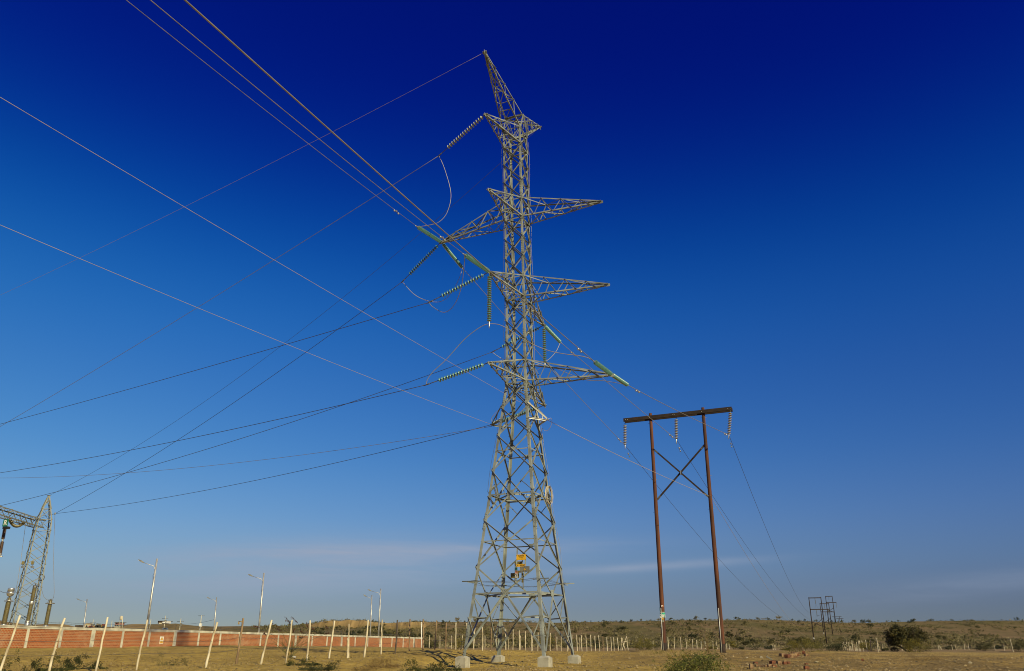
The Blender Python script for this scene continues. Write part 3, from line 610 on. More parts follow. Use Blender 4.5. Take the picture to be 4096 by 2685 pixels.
text(e, 'PUMATE', c + UP * h2 * .48, RT, UP, h2 * .42, M['black'], n, bold=.004); text(e, 'LT 220 KV', c - UP * h2 * .12, RT, UP, h2 * .26, M['black'], n); text(e, 'L - 2162', c - UP * h2 * .62, RT, UP, h2 * .26, M['black'], n)
e, c, w2, h2, n = sign('number_sign', 'narrow yellow plate reading E - 201N below the PUMATE plate', 2064, 2257.5, 2102, 2266.5, 'near', 'yellow', 'plates fixed to the pylon')
text(e, 'E - 201N', c, RT, UP, h2 * 1.1, M['black'], n, bold=.003)
e, c, w2, h2, n = sign('warning_sign', 'grey plate with a yellow warning triangle on the pylon', 2080, 2266.8, 2118, 2287, 'near', 'sign_grey', 'plates fixed to the pylon', .10)
def triangle(parent, c, r, u, n, hgt, mt1='yellow', mt2='black', bolt=True):
    for s_, mm, of in ((1.0, mt2, .006), (.80, mt1, .010)):
        t = MB(); h = hgt * s_; cc = c + n * of; p = [cc - u * h * .42 - r * h * .58, cc - u * h * .42 + r * h * .58, cc + u * h * .58]
        t.add([q for q in p] + [q + n * .003 for q in p], [(3, 4, 5), (0, 2, 1), (0, 1, 4, 3), (1, 2, 5, 4), (2, 0, 3, 5)]); t.build('warning_triangle', M[mm], parent)
    if bolt:
        t = MB(); cc = c + n * .016 - u * hgt * .02
        pts = [(.02, .28), (-.12, -.02), (-.01, .0), (-.05, -.25), (.12, .08), (.02, .06)]
        vs = [cc + r * x * hgt + u * y * hgt for x, y in pts]; t.add(vs, [tuple(range(6))]); t.build('lightning_mark', M['black'], parent)
triangle(e, c - UP * h2 * .05, RT, UP, n, h2 * 1.05)
text(e, 'PELIGRO DE MUERTE', c + UP * h2 * .78, RT, UP, h2 * .20, M['black'], n); text(e, 'ALTO VOLTAJE', c - UP * h2 * .76, RT, UP, h2 * .20, M['black'], n)
for ch_, (v0, v1), mt, tc_, lab in (('R', (2271, 2283), 'green', 'black', 'dark green plate with the letter R in the phase strip on the pylon'), ('T', (2283.3, 2295), 'salmon', 'black', 'salmon plate with the letter T in the phase strip on the pylon'),
        ('S', (2295.3, 2312), 'white', 'black', 'white plate with the letter S in the phase strip on the pylon')):
    e, c, w2, h2, n = sign('phase_plate', lab, 2060.5, v0, 2069.5, v1, 'near', mt, 'phase plates on the pylon', .12)
    text(e, ch_, c + UP * h2 * (.15 if ch_ == 'S' else 0), RT, UP, min(h2, .14) * 1.25, M[tc_], n, bold=.006)
for u0, v0, u1, v1, lab in ((2058, 2247, 2088, 2258, 'upper of the plain olive plate backs on the rear face of the pylon'), (2042, 2293, 2076.5, 2312, 'lowest and widest olive plate back on the rear face of the pylon'), (2068, 2283, 2090, 2291, 'middle olive plate back partly behind the grey warning plate')):
    sign('plate_back', lab, u0, v0, u1, v1, 'far', 'sign_back', 'plates fixed to the pylon', -.10)
m = MB(); p0, p1 = face_pt(2089, 2292, 'far', -.12), face_pt(2091.5, 2331, 'far', -.12); m.box((p0 + p1) / 2, RT * .07, UP * abs(p0[2] - p1[2]) / 2, FA * .01); m.build('sign_bar', M['sign_back'], pylon)

# ================================================================== INSULATOR STRINGS
def disc_mesh(name, rad, mt):
    m = MB()
    m.lathe((0, 0, 0), UP, [(.03, .062), (.05, .055), (.052, .022), (rad * .55, .012), (rad * .93, -.018), (rad, -.040), (rad * .96, -.052), (rad * .80, -.036), (rad * .72, -.056), (rad * .62, -.034), (rad * .5, -.052), (.05, -.03), (.022, -.04), (.022, -.085)], 14)
    me = m.build(name, mt).data; o = [x for x in bpy.data.objects if x.data == me][0]; bpy.data.objects.remove(o); return me
DISC = {('glass', .155): disc_mesh('disc', .155, M['glass']), ('pale', .16): disc_mesh('disc', .16, M['glass_pale']), ('porc', .18): disc_mesh('disc', .18, M['porcelain'])}
def string(P, Q, label, kind=('glass', .155), f0=.07, f1=.97, pitch=.168, group='insulator strings on the pylon'):
    P, Q = np.asarray(P, float), np.asarray(Q, float); d = nrm(Q - P); L = np.linalg.norm(Q - P)
    e = empty('insulator_string', P, label, 'insulator', group)
    n = max(3, round(L * (f1 - f0) / pitch)); q = Vector(-d).to_track_quat('Z', 'Y').to_matrix().to_4x4()
    for i in range(n):
        o = bpy.data.objects.new('disc', DISC[kind]); col.objects.link(o); o.parent = e
        o.matrix_local = Matrix.Translation(Vector(d * (L * (f0 + (f1 - f0) * (i + .5) / n)))) @ q
    m = MB(); m.tube([P + d * L * f0 * .0, P + d * L * f0], .022, 6)
    s = nrm(np.cross(d, UP) if abs(d[2]) < .95 else RT)
    for k in range(3): m.box(P + d * L * f0 * (.2 + .3 * k), d * .05, s * (.035 if k % 2 else .012), np.cross(d, s) * (.012 if k % 2 else .035))
    m.build('shackle', M['fitting'], e)
    m = MB(); m.tube([P + d * L * f1, Q], .028, 6); m.lathe(Q - d * min(.30, L * (1 - f1)), d, [(.03, 0), (.045, .05), (.04, .35), (.02, .5)], 8)
    m.build('dead_end_clamp', M['alu'] if f1 > .9 else M['fitting'], e)
    core = MB(); core.tube([P + d * L * f0, P + d * L * f1], .02, 6); core.build('pin', M['fitting'], e)
    return Q
T = TIP; E_ = {}
def far_hit(u, v, P, L): return sphere_hit(u, v, P, L, True)
for key, tip, (u, v), L, fr, kind, f0, f1, pt, lab in (
    ('S1', 'top_near', (1755.5, 623), 4.9, True, ('pale', .16), .05, .80, .225, 'pale dusty insulator string running down from the topmost arm of the pylon'),
    ('S8', 'up_left', (1609, 1127), 4.9, True, ('glass', .155), .08, .80, .215, 'green glass insulator string hanging down from the tip of the left arm'),
    ('S9', 'mid_near', (1716, 1210), 4.9, True, ('glass', .155), .09, .78, .215, 'green glass insulator string stretched left of the middle front arm'),
    ('S10', 'low_near', (1704, 1540), 4.9, True, ('glass', .155), .08, .79, .215, 'green glass insulator string stretched left of the lowest front arm'),
    ('S11', 'mid_far', (1970, 1408), 5.0, True, ('glass', .155), .09, .80, .215, 'green glass insulator string of the middle rear arm, crossing behind the pylon body'),
    ('S12', 'low_far', (1975, 1697), 5.0, True, ('glass', .155), .12, .84, .18, 'green glass insulator string of the lowest rear arm, seen behind the bracing'),
    ('S2', 'mid_near', (1859.6, 1020), 3.8, False, ('glass', .155), .05, .96, .165, 'bright green insulator string pointing up and towards the viewer from the middle front arm'),
    ('S3', 'up_left', (1670, 908), 3.8, False, ('glass', .155), .05, .96, .165, 'bright green insulator string pointing up and towards the viewer from the left arm'),
    ('S1w', 'low_right', (2379, 1448), 3.8, False, ('glass', .155), .05, .96, .165, 'darker green insulator string on the upper side of the lowest right arm tip'),
    ('S15', 'up_left', (1849.8, 1072), 3.8, True, ('glass', .155), .07, .96, .17, 'dark teal insulator string running away down to the right from the left arm'),
    ('S16', 'mid_far', (2241.5, 1369), 3.8, True, ('glass', .155), .05, .96, .165, 'pale green insulator string slanting down to the right from the middle rear arm'),
    ('S17', 'low_right', (2509.6, 1540), 3.8, True, ('glass', .155), .05, .96, .165, 'pale green insulator string sloping away below the lowest right arm tip')):
    Q = sphere_hit(u, v, T[tip], L, fr); d = nrm(Q - T[tip]); E_[key] = string(T[tip], Q, lab, kind, f0, f1, pt)
E_['V1'] = string(T['mid_near'] - UP * .1, T['mid_near'] - UP * 3.75, 'green insulator string hanging straight down beside the pylon from the middle front arm', f0=.05, f1=.95)
E_['V2'] = string(T['mid_far'] - UP * .1, T['mid_far'] - UP * 3.3, 'green insulator string hanging straight down from the middle rear arm right of the pylon', f0=.05, f1=.93)

# ================================================================== WIRES
def sagwire(P0, P1, midpix=None, sag=None, ext=0.0, n=48):
    """parabola from P0 to P1 whose sag is fitted so that it passes through a surveyed photo point"""
    P0, P1 = np.asarray(P0, float), np.asarray(P1, float)
    if midpix is not None:
        best = None
        for t in np.linspace(.15, .85, 141):
            Mp = P0 + (P1 - P0) * t; d = ray(*midpix); n_ = np.array([P1[1] - P0[1], -(P1[0] - P0[0]), 0.])
            # vertical plane of the wire, hit by the ray
            k = (P0 @ n_) / (d @ n_) if abs(d @ n_) > 1e-6 else 0; H = d * k
            err = np.linalg.norm((H - Mp)[:2])
            if best is None or err < best[0]: best = (err, t, Mp[2] - H[2])
        sag = best[2] / (4 * best[1] * (1 - best[1]))
    pts = []
    for t in np.linspace(0, 1 + ext, n):
        p = P0 + (P1 - P0) * t - UP * sag * 4 * t * (1 - t); pts.append(p)
    return pts
def wire(pts, r, mt, label, group, name='power_line', cat='power line'):
    m = MB(); m.tube(pts, r, 6); o = m.build(name, M[mt], origin=pts[0]); return tag(o, label, cat, group)
def damper(P, d, parent_label, name='vibration_damper'):
    e = empty(name, P, parent_label, 'damper', 'vibration dampers on the wires'); d = nrm(d); m = MB()
    m.tube([P - d * .26 - UP * .12, P + d * .26 - UP * .12], .014, 5); m.build('messenger', M['fitting'], e)
    for s in (-1, 1):
        k = MB(); k.lathe(P + d * s * .26 - UP * .12 - d * .08, d, [(.03, 0), (.06, .03), (.06, .13), (.03, .16)], 8); k.build('weight', M['alu'], e)
    k = MB(); k.box(P - UP * .05, d * .04, np.cross(d, UP) * .03, UP * .07); k.build('clamp', M['alu'], e)
def through(E, P, pix, r_):
    """continue a string's line in its own vertical plane out to where the photo shows the wire leaving"""
    h = nrm(((E - P) * [1, 1, 0])); n_ = np.array([h[1], -h[0], 0.]); d = ray(*pix); return d * ((E @ n_) / (d @ n_))
G1 = 'conductors of the line passing over the camera'
for key, tip, pix, r_, lab in (('S1w', 'low_right', (739, 0), .024, 'thickest of the three wires leaving at the top, from the lowest right arm'), ('S2', 'mid_near', (601, 0), .017, 'middle of the three wires leaving at the top, from the middle front arm'),
        ('S3', 'up_left', (504, 0), .016, 'leftmost of the three wires leaving at the top, from the left arm')):
    P1 = through(E_[key], T[tip], pix, 0); d = P1 - E_[key]
    ex = .35
    pts = sagwire(E_[key], P1, sag=.12, ext=ex); wire(pts, r_, 'wire', lab, G1)
    dd = nrm(P1 - E_[key]); damper(E_[key] + dd * 3.0, dd, {'S1w': 'damper on the wire above the lowest right arm tip', 'S2': 'damper on the wire near the bright string of the middle front arm', 'S3': 'damper on the wire beyond the left arm'}[key])
GY = 98.0
GT = at(196, 1983, GY)                                                   # gantry mast top
GC = at(220, 2055, GY + 2)
G2 = 'lines running from the pylon towards the substation'
wire(sagwire(T['apex'], at(-500, 1400, 95), (591, 900)), .011, 'wire_warm', 'thin ground wire from the very top of the pylon to the left edge', G2, 'ground_wire', 'wire')
wire(sagwire(E_['S1'], at(-450, 1965, 92), (1353, 899)), .019, 'wire', 'wire sloping from the pale string of the topmost arm to the left edge', G2)
wire(sagwire(E_['S9'], at(-450, 1812, 92), (1118.7, 1385.4)), .020, 'wire_dark', 'wire from the middle front arm bending gently to the left edge', G2)
wire(sagwire(E_['S10'], at(-450, 1948, 92), (1376.8, 1621)), .020, 'wire_dark', 'wire from the lowest front arm to the left edge above the gantry', G2)
wire(sagwire(E_['S11'], at(-450, 2118, 92), (1376.8, 1619)), .020, 'wire_dark', 'wire from the middle rear arm passing just over the gantry mast top', G2)
wire(sagwire(E_['S12'], GC, (1118.7, 1901.7)), .020, 'wire_dark', 'lower of two wires meeting right of the gantry mast, from behind the pylon', G2)
wire(sagwire(E_['S8'], GC, (1225, 1408)), .020, 'wire_dark', 'upper of two wires meeting right of the gantry mast, from the left arm', G2)
wire(sagwire(T['br_left'] - UP * .1, at(-400, 1898, 95), (1204.7, 1820.8)), .014, 'wire', 'slack thin wire from the lower left bracket, almost level at the left edge', G2, 'ground_wire', 'wire')
wire(sagwire(T['earth_far'], GT, (1101, 1402.6)), .014, 'wire_dark', 'thin ground wire passing behind the pylon down to the gantry mast top', G2, 'ground_wire', 'wire')
G3 = 'bright cables leaving over the left edge'
bl = T['br_left']; br_ = cor('NR', 14.9) + NE * .03
for P0, pix, mid, lab in ((br_, (0, 389), (1118.7, 1053), 'upper of the two bright cables from the pylon waist to the left edge'), (bl, (0, 900), (1239, 1414.7), 'lower of the two bright cables from the pylon waist to the left edge')):
    d = ray(*pix); P1 = d * (27.0 / np.linalg.norm(d[:2])) * (1.0 if pix[1] < 500 else 1.2); wire(sagwire(P0, P1, mid, ext=.3), .009, 'wire_warm', lab, G3, 'bright_cable', 'cable')

# H-frame survey
HA, HB = at(2601.5, 1654, 76.0), None
d_ = ray(2811, 1631); HB = d_ * (HA[2] / d_[2])
HX = nrm((HB - HA) * [1, 1, 0]); HN = np.cross(HX, UP)                    # HN: towards the camera side
HN = HN if HN[1] < 0 else -HN
def hplane(u, v, off=0.0): d = ray(u, v); return d * (((HA + HN * off) @ HN) / (d @ HN))
LI, CI, RI = hplane(2500, 1781.5), hplane(2705.5, 1758.5), hplane(2915.4, 1740)
Y1 = 376.0
H1 = dict(l=at(3268, 2463, Y1), c=at(3263, 2416.5, Y1), r=at(3313, 2466, Y1), o=at(3252, 2550, Y1))
G4 = 'lines between the pylon and the timber frame'
wire(sagwire(E_['S15'], LI, (2276.9, 1546)), .022, 'wire', 'wire from the left arm behind the pylon to the left insulator of the timber frame', G4)
wire(sagwire(E_['S16'], CI, (2411.5, 1515)), .022, 'wire', 'wire from the middle rear arm to the middle insulator of the timber frame', G4)
wire(sagwire(E_['S17'], RI, (2710.8, 1644.6)), .022, 'wire', 'wire from the lowest right arm to the right insulator of the timber frame', G4)
OP = hplane(2838, 1985, .25)
wire(sagwire(T['br_right'], OP, (2353.8, 1763.5)), .017, 'wire_warm', 'bright cable from the white bracket to the lower brace of the timber frame', G4, 'bright_cable', 'cable')
G5 = 'lines from the timber frame to the far frames'
wire(sagwire(LI, H1['l'], (2840, 2203)), .020, 'wire_dark', 'wire from the left insulator of the timber frame down towards the hill', G5)
wire(sagwire(CI, H1['r'], (3108, 2350)), .020, 'wire_dark', 'wire from the middle insulator of the timber frame down towards the hill', G5)
wire(sagwire(RI, H1['c'], (3169, 2350)), .020, 'wire_dark', 'wire from the right insulator sweeping steeply to the far frames', G5)
wire(sagwire(OP + HX * .1, H1['o'], (3068, 2350)), .018, 'wire_warm', 'thin lit cable falling from the frame brace across the scrubby hillside', G5, 'bright_cable', 'cable')
for P, Q, lab in ((E_['S16'], CI, 'damper just beyond the pale string of the middle rear arm'), (E_['S17'], RI, 'damper just beyond the lowest right string')):
    dd = nrm(Q - P); damper(P + dd * 1.8, dd, lab)
for P, Q, lab in ((LI, E_['S15'], 'left insulator of the timber frame'), (CI, E_['S16'], 'middle insulator of the timber frame'), (RI, E_['S17'], 'right insulator of the timber frame')):
    dd = nrm(Q - P); damper(P + dd * 1.1, dd, 'damper on the wire in front of the ' + lab)
for P, Q, lab in ((LI, H1['l'], 'left insulator of the timber frame'), (CI, H1['r'], 'middle insulator of the timber frame'), (RI, H1['c'], 'right insulator of the timber frame')):
    dd = nrm(Q - P); dd = nrm(dd - UP * .45); damper(P + dd * 1.4, dd, 'damper on the wire below the ' + lab)

def jumper(P0, pix, P1, label, r=.021, mt='jumper'):
    P0, P1 = np.asarray(P0), np.asarray(P1); u0, u1 = proj(P0), proj(P1); chain = [u0] + [np.array(p, float) for p in pix] + [u1]
    ln = np.cumsum([0] + [np.linalg.norm(chain[i + 1] - chain[i]) for i in range(len(chain) - 1)]); ln = ln / ln[-1]
    pts = [P0] + [at(chain[i][0], chain[i][1], P0[1] + (P1[1] - P0[1]) * ln[i]) for i in range(1, len(chain) - 1)] + [P1]
    sm_ = []
    for i in range(len(pts) - 1):
        p0, p1, p2, p3 = pts[max(i - 1, 0)], pts[i], pts[i + 1], pts[min(i + 2, len(pts) - 1)]
        for t in np.linspace(0, 1, 8, endpoint=False): sm_.append(.5 * ((2 * p1) + (-p0 + p2) * t + (2 * p0 - 5 * p1 + 4 * p2 - p3) * t * t + (-p0 + 3 * p1 - 3 * p2 + p3) * t ** 3))
    sm_.append(P1); wire(sm_, r, mt, label, 'jumper loops around the pylon', 'jumper_cable', 'cable')
c2 = lambda x, y: (1550 + x / 2.2284, 650 + y / 2.2284)
c3 = lambda x, y: (1700 + x / 2.6, 1250 + y / 2.6)
dp = lambda x, y: (x * 1.721, y * 1.721)
jumper(E_['S1'], [dp(1034, 395), dp(1048, 450), dp(1040, 492), dp(1022, 515), dp(1000, 523)], E_['S3'], 'long jumper loop curving from the topmost string down to the left arm')
jumper(E_['S8'], [c2(230, 1170), c2(330, 1225), c2(440, 1245), c2(520, 1215), c2(590, 1130), c2(640, 1030)], E_['S15'], 'jumper loop slung under the left arm')
jumper(E_['S9'], [c2(400, 1285), c2(490, 1335), c2(560, 1310), c2(620, 1225), c2(660, 1100), c2(680, 950)], E_['S2'], 'deep jumper loop under the middle front arm')
jumper(E_['S10'], [c3(30, 690), c3(90, 610), c3(220, 490), c3(400, 290), c3(520, 190), c3(610, 135)], E_['V1'], 'jumper rising from the lowest front string to the hanging string')
jumper(E_['V1'], [c3(760, 125), c3(860, 170), c3(1000, 262), c3(1150, 345), c3(1300, 402), c3(1450, 432), c3(1600, 450), c3(1700, 475)], E_['S1w'], 'jumper crossing in front of the pylon to the lowest right arm')
jumper(E_['S11'], [c3(720, 430), c3(810, 488), c3(900, 530), c3(1010, 560), c3(1140, 550), c3(1270, 500), c3(1360, 410)], E_['S16'], 'jumper passing behind the pylon below the middle rear arm')
jumper(E_['S12'], [c3(690, 1110), c3(730, 1050), c3(800, 980), c3(950, 820), c3(1120, 640)], E_['V2'], 'jumper rising behind the pylon to the rear hanging string', r=.018)
jumper(E_['V2'], [c3(1340, 572), c3(1500, 640), c3(1640, 692), c3(1720, 708), c3(1850, 710)], E_['S17'], 'jumper running under the lowest right arm')
jumper(T['br_right'], [c3(1310, 1100), c3(1318, 1150), c3(1290, 1215), c3(1250, 1232), c3(1215, 1210)], cor('FR', 12.9) + RT * .1, 'thin cable loop below the white bracket', r=.013, mt='wire_warm')

# ================================================================== TIMBER H-FRAME
def pole_mb(P, r0, r1, n=14, lean=None):
    m = MB(); m.tube(P, [r0 + (r1 - r0) * i / (len(P) - 1) for i in range(len(P))], n); return m
gl, gr = hplane(2659, 2607), hplane(2893, 2616)
bl_ = np.array([gl[0], gl[1], gz(gl[0], gl[1])]); brr = np.array([gr[0], gr[1], gz(gr[0], gr[1])])
hf = empty('timber_frame', (bl_ + brr) / 2, 'large brown timber two-pole frame with cross beam and X brace right of the pylon', 'power pole')
for b, tp in ((bl_, HA), (brr, HB)):
    pts = [b - UP * .4 + (tp - b) * 0] + [b + (tp - b) * t for t in np.linspace(.0, 1, 10)]
    p = pole_mb(pts, .225, .15); po = p.build('pole', M['wood'], hf)
    ft = MB(); ft.tube([b - UP * .3, b + UP * .75], .233, 14); ft.build('tarred_foot', M['wood_tar'], po)
    g = MB(); d = nrm(tp - b); sd = nrm(HN * .82 - HX * .25); g.tube([b + sd * .27 - UP * .2, b + d * 3.7 + sd * .245], .035, 6); g.build('cable_guard', M['white_metal'], po)
    for hh in (.56, .70, .955):
        k = MB(); c = b + (tp - b) * hh; k.tube([c - HX * .30, c + HX * .30], .015, 5); k.build('bolt', M['fitting'], po)
bL, bR = hplane(2494, 1681, .28), hplane(2927, 1634, .28)
for off in (0.0, -.56):
    m = MB(); a, b = bL + HN * off, bR + HN * off; m.box((a + b) / 2, (b - a) / 2, UP * .165, HN * .07); bm = m.build('cross_beam', M['wood_dark'], hf)
    if off == 0:
        k = MB()
        for t in (.02, .04, .25, .47, .485, .73, .965, .985): k.mark(); k.lathe(a + (b - a) * t + HN * .07, HN, [(.035, 0), (.035, .02), (.02, .05)], 8)
        k.build_each('bolt', M['alu'], bm)
xa, xb = hplane(2400 + 705 / 3.25, 1580 + 715 / 3.25, .05), hplane(2400 + 1410 / 3.25, 1580 + 1325 / 3.25, .05)
xc, xd = hplane(2400 + 745 / 3.25, 1580 + 1360 / 3.25, -.06), hplane(2400 + 1355 / 3.25, 1580 + 655 / 3.25, -.06)
for a, b in ((xa, xb), (xc, xd)):
    m = MB(); d = nrm(b - a); m.box((a + b) / 2, (b - a) / 2, np.cross(d, HN) * .075, HN * .05); br0 = m.build('diagonal_brace', M['wood_dark'], hf)
    k = MB()
    for e_, s in ((a, 1), (b, -1)): k.mark(); k.box(e_ + d * s * .22, d * .26, np.cross(d, HN) * .082, HN * .058)
    k.build_each('end_strap', M['fitting'], br0)
k = MB(); c = (xa + xb) / 2 * .5 + (xc + xd) / 2 * .5; k.box(c, HX * .05, UP * .2, HN * .13); k.build('brace_clamp', M['alu'], hf)
for top, bot, lab in ((hplane(2500, 1690), LI, 'left grey disc insulator hanging under the timber cross beam'), (hplane(2704.6, 1667), CI, 'middle grey disc insulator hanging under the timber cross beam'), (hplane(2922, 1640), RI, 'right slanting grey disc insulator hanging under the timber cross beam')):
    string(top, bot, lab, ('porc', .18), .10, .97, .17, 'insulator strings of the timber frame')
# markings on the left pole
pole_at = lambda v: hplane(2048 + (0), 0)
def on_pole(v):
    t = np.linspace(0, 1, 400); pp = [bl_ + (HA - bl_) * q for q in t]; vv = [proj(q)[1] for q in pp]; return pp[int(np.argmin(np.abs(np.array(vv) - v)))]
tocam = nrm(-bl_ * [1, 1, 0])
def band(v0, v1, mt, a0, a1, name, label, rad=.234, texts=()):
    a, b = on_pole(v1), on_pole(v0); e = empty(name, a, label, 'marking', 'plates and bands on the timber pole'); m = MB(); n = 16; rt = np.cross(tocam, UP)
    rt = rt if rt[0] > 0 else -rt
    vs = []
    for p in (a, b):
        for i in range(n + 1):
            an = a0 + (a1 - a0) * i / n; vs.append(p + rad * (tocam * math.cos(an) + rt * math.sin(an)))
    m.add(vs, [(i, i + 1, n + 2 + i, n + 1 + i) for i in range(n)], True); m.build('band' if rad < .26 and a1 - a0 > 2 else 'plate', M[mt], e)
    return e, (a + b) / 2, rt
e, c, rt = band(2450, 2470, 'teal', -1.75, 1.75, 'number_band', 'teal band reading 201 wrapped around the left timber pole')
text(e, '201', c + tocam * .238 - UP * .10 + rt * .03, rt, UP, .26, M['white'], tocam, bold=.012); text(e, '-', c + tocam * .19 - UP * .10 - rt * .215, rt, UP, .24, M['white'], nrm(tocam - rt), bold=.01); text(e, 'TORRE', c + tocam * .238 + UP * .22, rt, UP, .09, M['white'], tocam)
e, c, rt = band(2472.5, 2488, 'sign_grey', -.45, .45, 'hazard_plate', 'small grey plate with a yellow triangle below the teal band'); triangle(e, c + tocam * .236 + UP * .14, rt, UP, tocam, .24, bolt=False)
e, c, rt = band(2422.5, 2428.5, 'salmon', -.30, .55, 'marker_plate', 'small salmon plate high on the left timber pole'); text(e, '23', c + tocam * .24, rt, UP, .12, M['white'], tocam, bold=.006)
band(2431, 2446, 'teal', -1.5, -.75, 'marker_strip', 'narrow green strip on the shaded side of the timber pole')
band(2491.5, 2498, 'yellow', -1.1, -.55, 'marker_tag', 'little yellow tag lowest on the left timber pole')

# ================================================================== BRICK WALL
def wall_t(u):
    k = ray(u, 2590); k = k[0] / k[1]; d = WB - WA
    return (k * WA[1] - WA[0]) / (d[0] - k * d[1])
TOPV = [(-600, 2474), (0, 2501.5), (370, 2512), (700, 2520), (1000, 2530), (1250, 2536.8), (1400, 2541.7), (1690, 2550.5)]
WU = [-420, -240, -75, 97, 233, 361, 481, 588, 692, 787, 874, 954, 1037, 1108, 1178, 1244, 1304, 1363, 1417, 1468, 1518, 1565, 1610, 1653, 1689]
WIDE = {361, 692, 954, 1178, 1363, 1518, 1653}
WD = nrm(np.array([*(WB - WA), 0])); WN = np.array([WD[1], -WD[0], 0])     # face towards the camera
WN = WN if WN[1] < 0 else -WN
def wpt(u): t = wall_t(u); xy = WA + (WB - WA) * t; return np.array([xy[0], xy[1], gz(*xy)])
def wtop(u): P = wpt(u); v = float(np.interp(u, *zip(*TOPV))); return at(u, v, P[1])[2]
e0 = wpt(WU[0])
wall = empty('brick_wall', e0, 'long red brick compound wall with pale concrete columns and coping', 'wall')
cw, pts_w = .24, [(wpt(u), wtop(u), u) for u in WU]
cum = 0.0
for (P, zt, u), (Q, zq, u2) in zip(pts_w, pts_w[1:]):
    m = MB(); L = np.linalg.norm((Q - P)[:2]); base = min(P[2], Q[2]) - .5; nseg = 1
    a, b = P * [1, 1, 0], Q * [1, 1, 0]; th = .075
    vs = []
    for p, z in ((a, zt - .27), (b, zq - .27)):
        for s in (1, -1):
            vs += [p + WN * th * s + UP * base, p + WN * th * s + UP * z]
    m.add(vs, [(0, 4, 5, 1), (2, 3, 7, 6), (1, 5, 7, 3), (0, 2, 6, 4), (0, 1, 3, 2), (4, 6, 7, 5)])
    o = m.build('brick_panel', M['brick'], wall); at_ = o.data.attributes.new('wall_uv', 'FLOAT_VECTOR', 'POINT')
    uv = [(cum + (0 if i < 4 else L), m.v[i][2], 0) for i in range(8)]; at_.data.foreach_set('vector', np.array(uv, np.float32).ravel()); cum += L + .37
for P, zt, u in pts_w:
    m = MB(); w2 = .27 if u in WIDE else .155; lo = P[2] - .5; c = np.array([P[0], P[1], (lo + zt - .265) / 2])
    if u in WIDE:
        for s in (-1, 1): m.box(c + WD * s * .14, WD * .132, WN * .12, UP * (zt - .265 - lo) / 2)
        m.box(c, WD * .02, WN * .10, UP * (zt - .265 - lo) / 2)
    else: m.box(c, WD * w2, WN * .12, UP * (zt - .265 - lo) / 2)
    m.build('column', M['wall_conc'], wall)
m = MB(); n = len(pts_w)
for (P, zt, u), (Q, zq, u2) in zip(pts_w, pts_w[1:]):
    vs = []
    for p, z in ((P, zt), (Q, zq)): vs += [np.array([p[0], p[1], 0]) + WN * .135 * s + UP * zz for s, zz in ((1, z - .275), (1, z), (-1, z), (-1, z - .275))]
    m.add(vs, [(0, 4, 5, 1), (1, 5, 6, 2), (2, 6, 7, 3), (3, 7, 4, 0)])
    if u2 == WU[-1]: m.add(vs[4:], [(0, 1, 2, 3)])
m.build('coping', M['wall_conc'], wall)
rng = random.Random(5)
m = MB(); tops = []
for (P, zt, u), (Q, zq, u2) in zip(pts_w, pts_w[1:]):
    b_ = np.array([P[0], P[1], zt - .02]); dr = nrm(-WN * .35 + WD * .45 + UP * .8); m.mark(); m.tube([b_, b_ + UP * .12, b_ + UP * .12 + dr * .55], .022, 5); tops.append(b_ + UP * .12 + dr * .5)
m.build_each('wire_bracket', M['fitting'], wall)
for k_ in range(2):
    m = MB(); pts = []
    for p, q in zip(tops, tops[1:]):
        for t in np.linspace(0, 1, 8, endpoint=False): pts.append(p + (q - p) * t - UP * (.10 * 4 * t * (1 - t) + .16 * k_) + UP * rng.uniform(-.015, .015))
    m.tube(pts, .010, 4)
    for p in pts[::1]: m.tube([p - UP * .05, p + UP * .05 + WD * .03], .006, 3)
    m.build('barbed_wire', M['fitting'], wall)
# hazard sign on the wall
t = wall_t(640); xy = WA + (WB - WA) * wall_t(640); c = np.array([xy[0], xy[1], 0]) + WN * .085; zt_, zb_ = at(640, 2546.5, c[1])[2], at(640, 2575, c[1])[2]
w2 = .32; e = empty('hazard_sign', np.array([c[0], c[1], zb_]), 'tall white hazard sign with yellow triangle on the brick wall', 'sign')
cc = np.array([c[0], c[1], (zt_ + zb_) / 2]); h2 = (zt_ - zb_) / 2
m = MB(); m.box(cc, WD * w2, UP * h2, WN * .006); m.build('board', M['white'], e)
triangle(e, cc + UP * h2 * .38 + WN * .002, WD, UP, WN, w2 * 1.45)
for k_, s_ in ((-.30, 'RIESGO'), (-.50, 'ELECTRICO')): pass
m = MB(); m.box(cc - UP * h2 * .60 + WN * .009, WD * w2 * .85, UP * h2 * .24, WN * .003); m.build('caption_panel', M['yellow'], e)
text(e, 'RIESGO', cc - UP * h2 * .50 + WN * .008, WD, UP, h2 * .15, M['black'], WN); text(e, 'ELECTRICO', cc - UP * h2 * .70 + WN * .008, WD, UP, h2 * .13, M['black'], WN)

